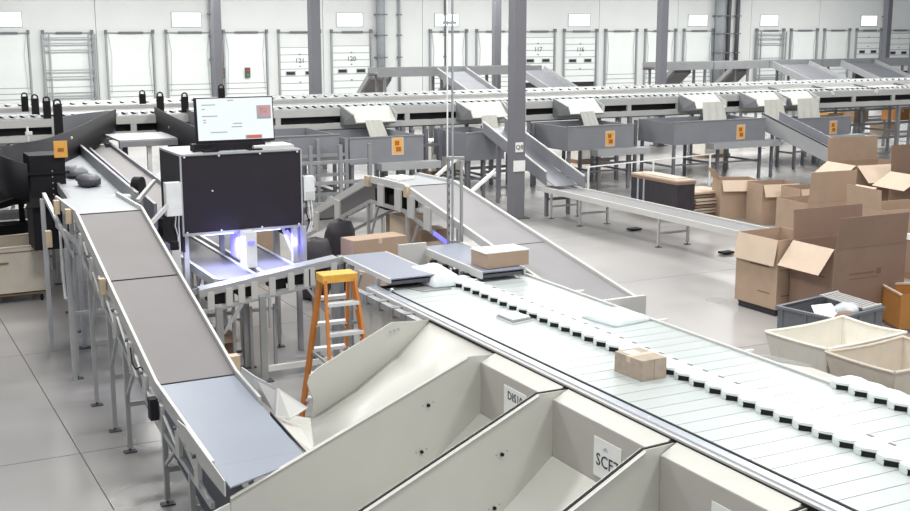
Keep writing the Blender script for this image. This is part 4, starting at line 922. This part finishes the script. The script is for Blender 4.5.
# grey hoppers
def hopper(label, x0, x1, y0, y1, zt, zb, placard=None, lip=True, posts=True, mark='9'):
    t = T('hopper', label, 'hopper', ((x0+x1)/2,(y0+y1)/2,0), 'grey hoppers below the background sorter')
    th = .04
    P('front_panel', M().box(x0,x1,y0,y0+th,zb,zt), 'hopper_grey', t); P('rear_panel', M().box(x0,x1,y1-th,y1,zb,zt), 'hopper_grey', t)
    P('side_panel', M().box(x0,x0+th,y0+th,y1-th,zb,zt), 'hopper_grey', t); P('side_panel', M().box(x1-th,x1,y0+th,y1-th,zb,zt), 'hopper_grey', t)
    P('bottom', M().box(x0+th,x1-th,y0+th,y1-th,zb,zb+.04), 'frame_grey', t)
    P('top_edge', M().box(x0-.02,x1+.02,y0-.02,y0+.04,zt,zt+.03), 'frame_grey', t)
    if lip: P('outlet_lip', M().box(x0+(x1-x0)*.35,x1+.35,y0-.35,y0,zb-.16,zb+.02), 'shelf_grey', t)
    for lx in (x0+.1, (x0+x1)/2, x1-.1):
        for ly in (y0+.1, y1-.1):
            P('leg', M().box(lx-.04,lx+.04,ly-.04,ly+.04,0,zb), 'column_grey', t)
        P('leg_tie', M().box(lx-.03,lx+.03,y0+.1,y1-.1,.5,.56), 'column_grey', t)
    P('front_tie', M().box(x0+.1,x1-.1,y0+.08,y0+.12,.55,.6), 'column_grey', t)
    if placard:
        px, pz = placard
        p = P('placard', M().box(px-.13,px+.13,y0-.015,y0-.002,pz-.18,pz+.18), 'orange', t, 'orange placard')
        P('placard_frame', M().box(px-.17,px+.17,y0-.008,y0-.001,pz-.23,pz+.23), 'card_light', p)
        P('placard_mark', M().box(px-.08,px+.04,y0-.02,y0-.015,pz+.02,pz+.14).box(px-.05,px+.09,y0-.02,y0-.015,pz-.14,pz-.02), 'orange_mark', p)
hopper('leftmost grey hopper with orange placard behind the hump belt', 11.6, 13.7, 28.0, 30.6, 1.92, 1.25, (12.95,1.68))
hopper('dark grey hopper half hidden behind the thin conduits', 15.3, 16.5, 28.6, 30.6, 1.85, 1.1, None, False)
hopper('grey hopper with placard right of the near column', 18.55, 20.85, 28.5, 30.6, 1.90, 1.22, (20.0,1.52))
hopper('wide grey hopper with placard in front of the middle right column', 22.4, 26.0, 28.6, 30.4, 1.88, 1.2, (25.0,1.5))
hopper('small grey hopper with placard above the open carton pile', 28.4, 30.9, 29.8, 30.8, 1.68, 1.08, (30.1,1.35))
# slanted chute at right
i2 = T('incline_chute', 'long grey slanted chute descending toward the open carton pile', 'chute', (26.6,28,0))
P('chute_floor', M().sheet([(26.6,29.2,1.75),(27.5,29.5,1.75),(27.9,26.2,.55),(27.0,25.9,.55)], .03), 'hopper_grey', i2)
P('side_wall', M().sheet([(26.2,29.0,2.0),(26.6,25.8,.95),(26.6,25.8,.5),(26.2,29.0,1.5)], .04), 'shelf_grey', i2)
P('side_wall', M().sheet([(27.3,29.4,2.0),(27.7,26.2,.95),(27.7,26.2,.5),(27.3,29.4,1.6)], .04), 'hopper_grey', i2)
P('edge', M().beam((26.2,29.0,2.01),(26.6,25.8,.96),.05,.04), 'charcoal', i2)
P('leg', M().box(26.5,26.58,26.2,26.28,0,.6).box(27.6,27.68,26.4,26.48,0,.6).box(26.3,26.38,28.6,28.68,0,1.4), 'column_grey', i2)
# steel framing, racks in the middle distance
def rack(label, x0, x1, y, zt, nx, bars, m='frame_grey', d=1.0, group=None, w=.09):
    t = T('steel_rack', label, 'rack', ((x0+x1)/2,y,0), group)
    for i in range(nx):
        x = x0+(x1-x0)*i/(nx-1)
        P('upright', M().box(x-w/2,x+w/2,y-w/2,y+w/2,0,zt), m, t); P('upright', M().box(x-w/2,x+w/2,y+d-w/2,y+d+w/2,0,zt), m, t)
    for z in bars:
        P('shelf_bar', M().box(x0,x1,y-.04,y+.04,z,z+.08), m, t); P('shelf_bar', M().box(x0,x1,y+d-.04,y+d+.04,z,z+.08), m, t)
    return t
rack('grey steel framing left of the first grey hopper', 9.2, 11.5, 26.5, 1.95, 4, (.5,1.0,1.5), d=1.5)
hopper('long dark hopper left of the first placard hopper', 9.5, 11.4, 28.2, 30.6, 2.02, 1.35, None, False)
rack('grey steel framing between the first hopper and the near column', 13.9, 15.2, 30.0, 1.9, 4, (.4,.9,1.4), 'column_grey')
rack('grey steel framing right behind the near column', 16.7, 18.4, 30.2, 1.9, 3, (.5,1.1,1.6), 'column_grey')
rack('pale racking at far right below the sorter with cartons', 31.5, 38.5, 32.5, 1.95, 6, (.5,1.05,1.6), 'frame_grey', d=1.5)
rack('pale racking farther back at far right', 33, 48, 37.8, 2.3, 8, (.6,1.2,1.8), 'frame_grey', d=1.5)
rack('pale racking left behind the spiral chute', 1.5, 6.5, 33.0, 2.3, 5, (.8,1.6), 'shelf_grey', d=1.5)
rack('steel platform frame below the hoppers in the middle right', 20.9, 22.3, 30.4, 1.85, 3, (.5,1.0), 'column_grey')
for i, (x, y, z, m, lb) in enumerate([(33.1,32.7,1.13,'orange','orange box on racking at far right'),(36.2,32.9,.58,'card_light','pale carton low on racking at far right'),(34.6,32.9,1.13,'card','brown carton on racking at far right'),(36.8,32.9,1.13,'card_orange','tan carton upper shelf at far right')]):
    carton('carton', lb, x, y+.3, .75, .7, .42, 0, m, z)
for i,(x,y,lb) in enumerate([(17.5,34.5,'white wrapped pallet load behind the sorter legs'),(23.5,34.8,'white wrapped pallet load behind the wide hopper'),(28.5,34.3,'white wrapped pallet load behind the slanted chute')]):
    t = T('pallet_load', lb, 'pallet', (x,y,0)); P('pallet', M().box(x-.6,x+.6,y-.5,y+.5,0,.13), 'wood', t); P('wrapped_load', M().box(x-.57,x+.57,y-.47,y+.47,.13,1.1), 'canvas_pale', t)
hr = T('handrail', 'thin pale handrail on floor between hoppers and the wrapped stack', 'rail', (19,27,0))
P('bar', M().cyl((18.1,26.9,.95),(23.5,28.0,.95),.018,8), 'paper', hr)
for x, y in ((18.2,26.92),(20.8,27.45),(23.3,27.96)): P('post', M().cyl((x,y,0),(x,y,.95),.03,8), 'paper', hr)
# ================================================================ OVERHEAD CONVEYORS NEAR DOCK
def overhead(label, x0, x1, y, zt, down_far, down_near):
    t = T('overhead_conveyor', label, 'conveyor', ((x0+x1)/2,y,0))
    P('side_panel', M().box(x0,x1,y-.55,y-.5,zt-.4,zt), 'shelf_grey', t); P('side_panel', M().box(x0,x1,y+.5,y+.55,zt-.4,zt), 'shelf_grey', t)
    P('belt', M().box(x0,x1,y-.5,y+.5,zt-.3,zt-.22), 'belt_grey', t)
    x = x0+.4
    while x < x1:
        P('leg', M().box(x-.06,x+.06,y-.5,y-.4,0,zt-.38), 'frame_grey', t); P('leg', M().box(x-.06,x+.06,y+.4,y+.5,0,zt-.38), 'frame_grey', t)
        P('leg_tie', M().box(x-.05,x+.05,y-.4,y+.4,1.2,1.28), 'frame_grey', t); x += 2.9
    x = x0+3.8
    while x < x1: P('panel_joint', M().box(x-.03,x+.03,y-.57,y-.55,zt-.4,zt), 'frame_grey', t); x += 3.8
    for xx in down_far:
        P('feeder_belt', M().sheet([(xx,y+.6,zt-.5),(xx+1.1,y+.6,zt-.5),(xx+1.1,y+2.6,1.0),(xx,y+2.6,1.0)], .2), 'belt_grey', t)
        for e in (0, 1.1): P('feeder_rail', M().beam((xx+e,y+.6,zt-.35),(xx+e,y+2.6,1.1),.08,.25), 'shelf_grey', t)
    cw_ = 1.5 if x0 < 30 else 2.6
    for xx in down_near:
        P('chute_belt', M().sheet([(xx,y-.6,zt-.25),(xx+cw_,y-.6,zt-.25),(xx+cw_,y-3.8,1.65),(xx,y-3.8,1.65)], .06), 'hopper_grey', t)
        for e in (0, cw_): P('chute_rail', M().beam((xx+e,y-.6,zt-.2),(xx+e,y-3.8,1.7),.08,.35), 'shelf_grey', t)
overhead('left overhead dock conveyor with chutes, behind the near column', 21.9, 30.6, 50, 2.84, (22.0,26.3), (24.9,29.2))
overhead('right overhead dock conveyor with several slanted chutes', 37.4, 66, 50, 2.86, (39.5,43.5), (45.2,50.2,56.5))
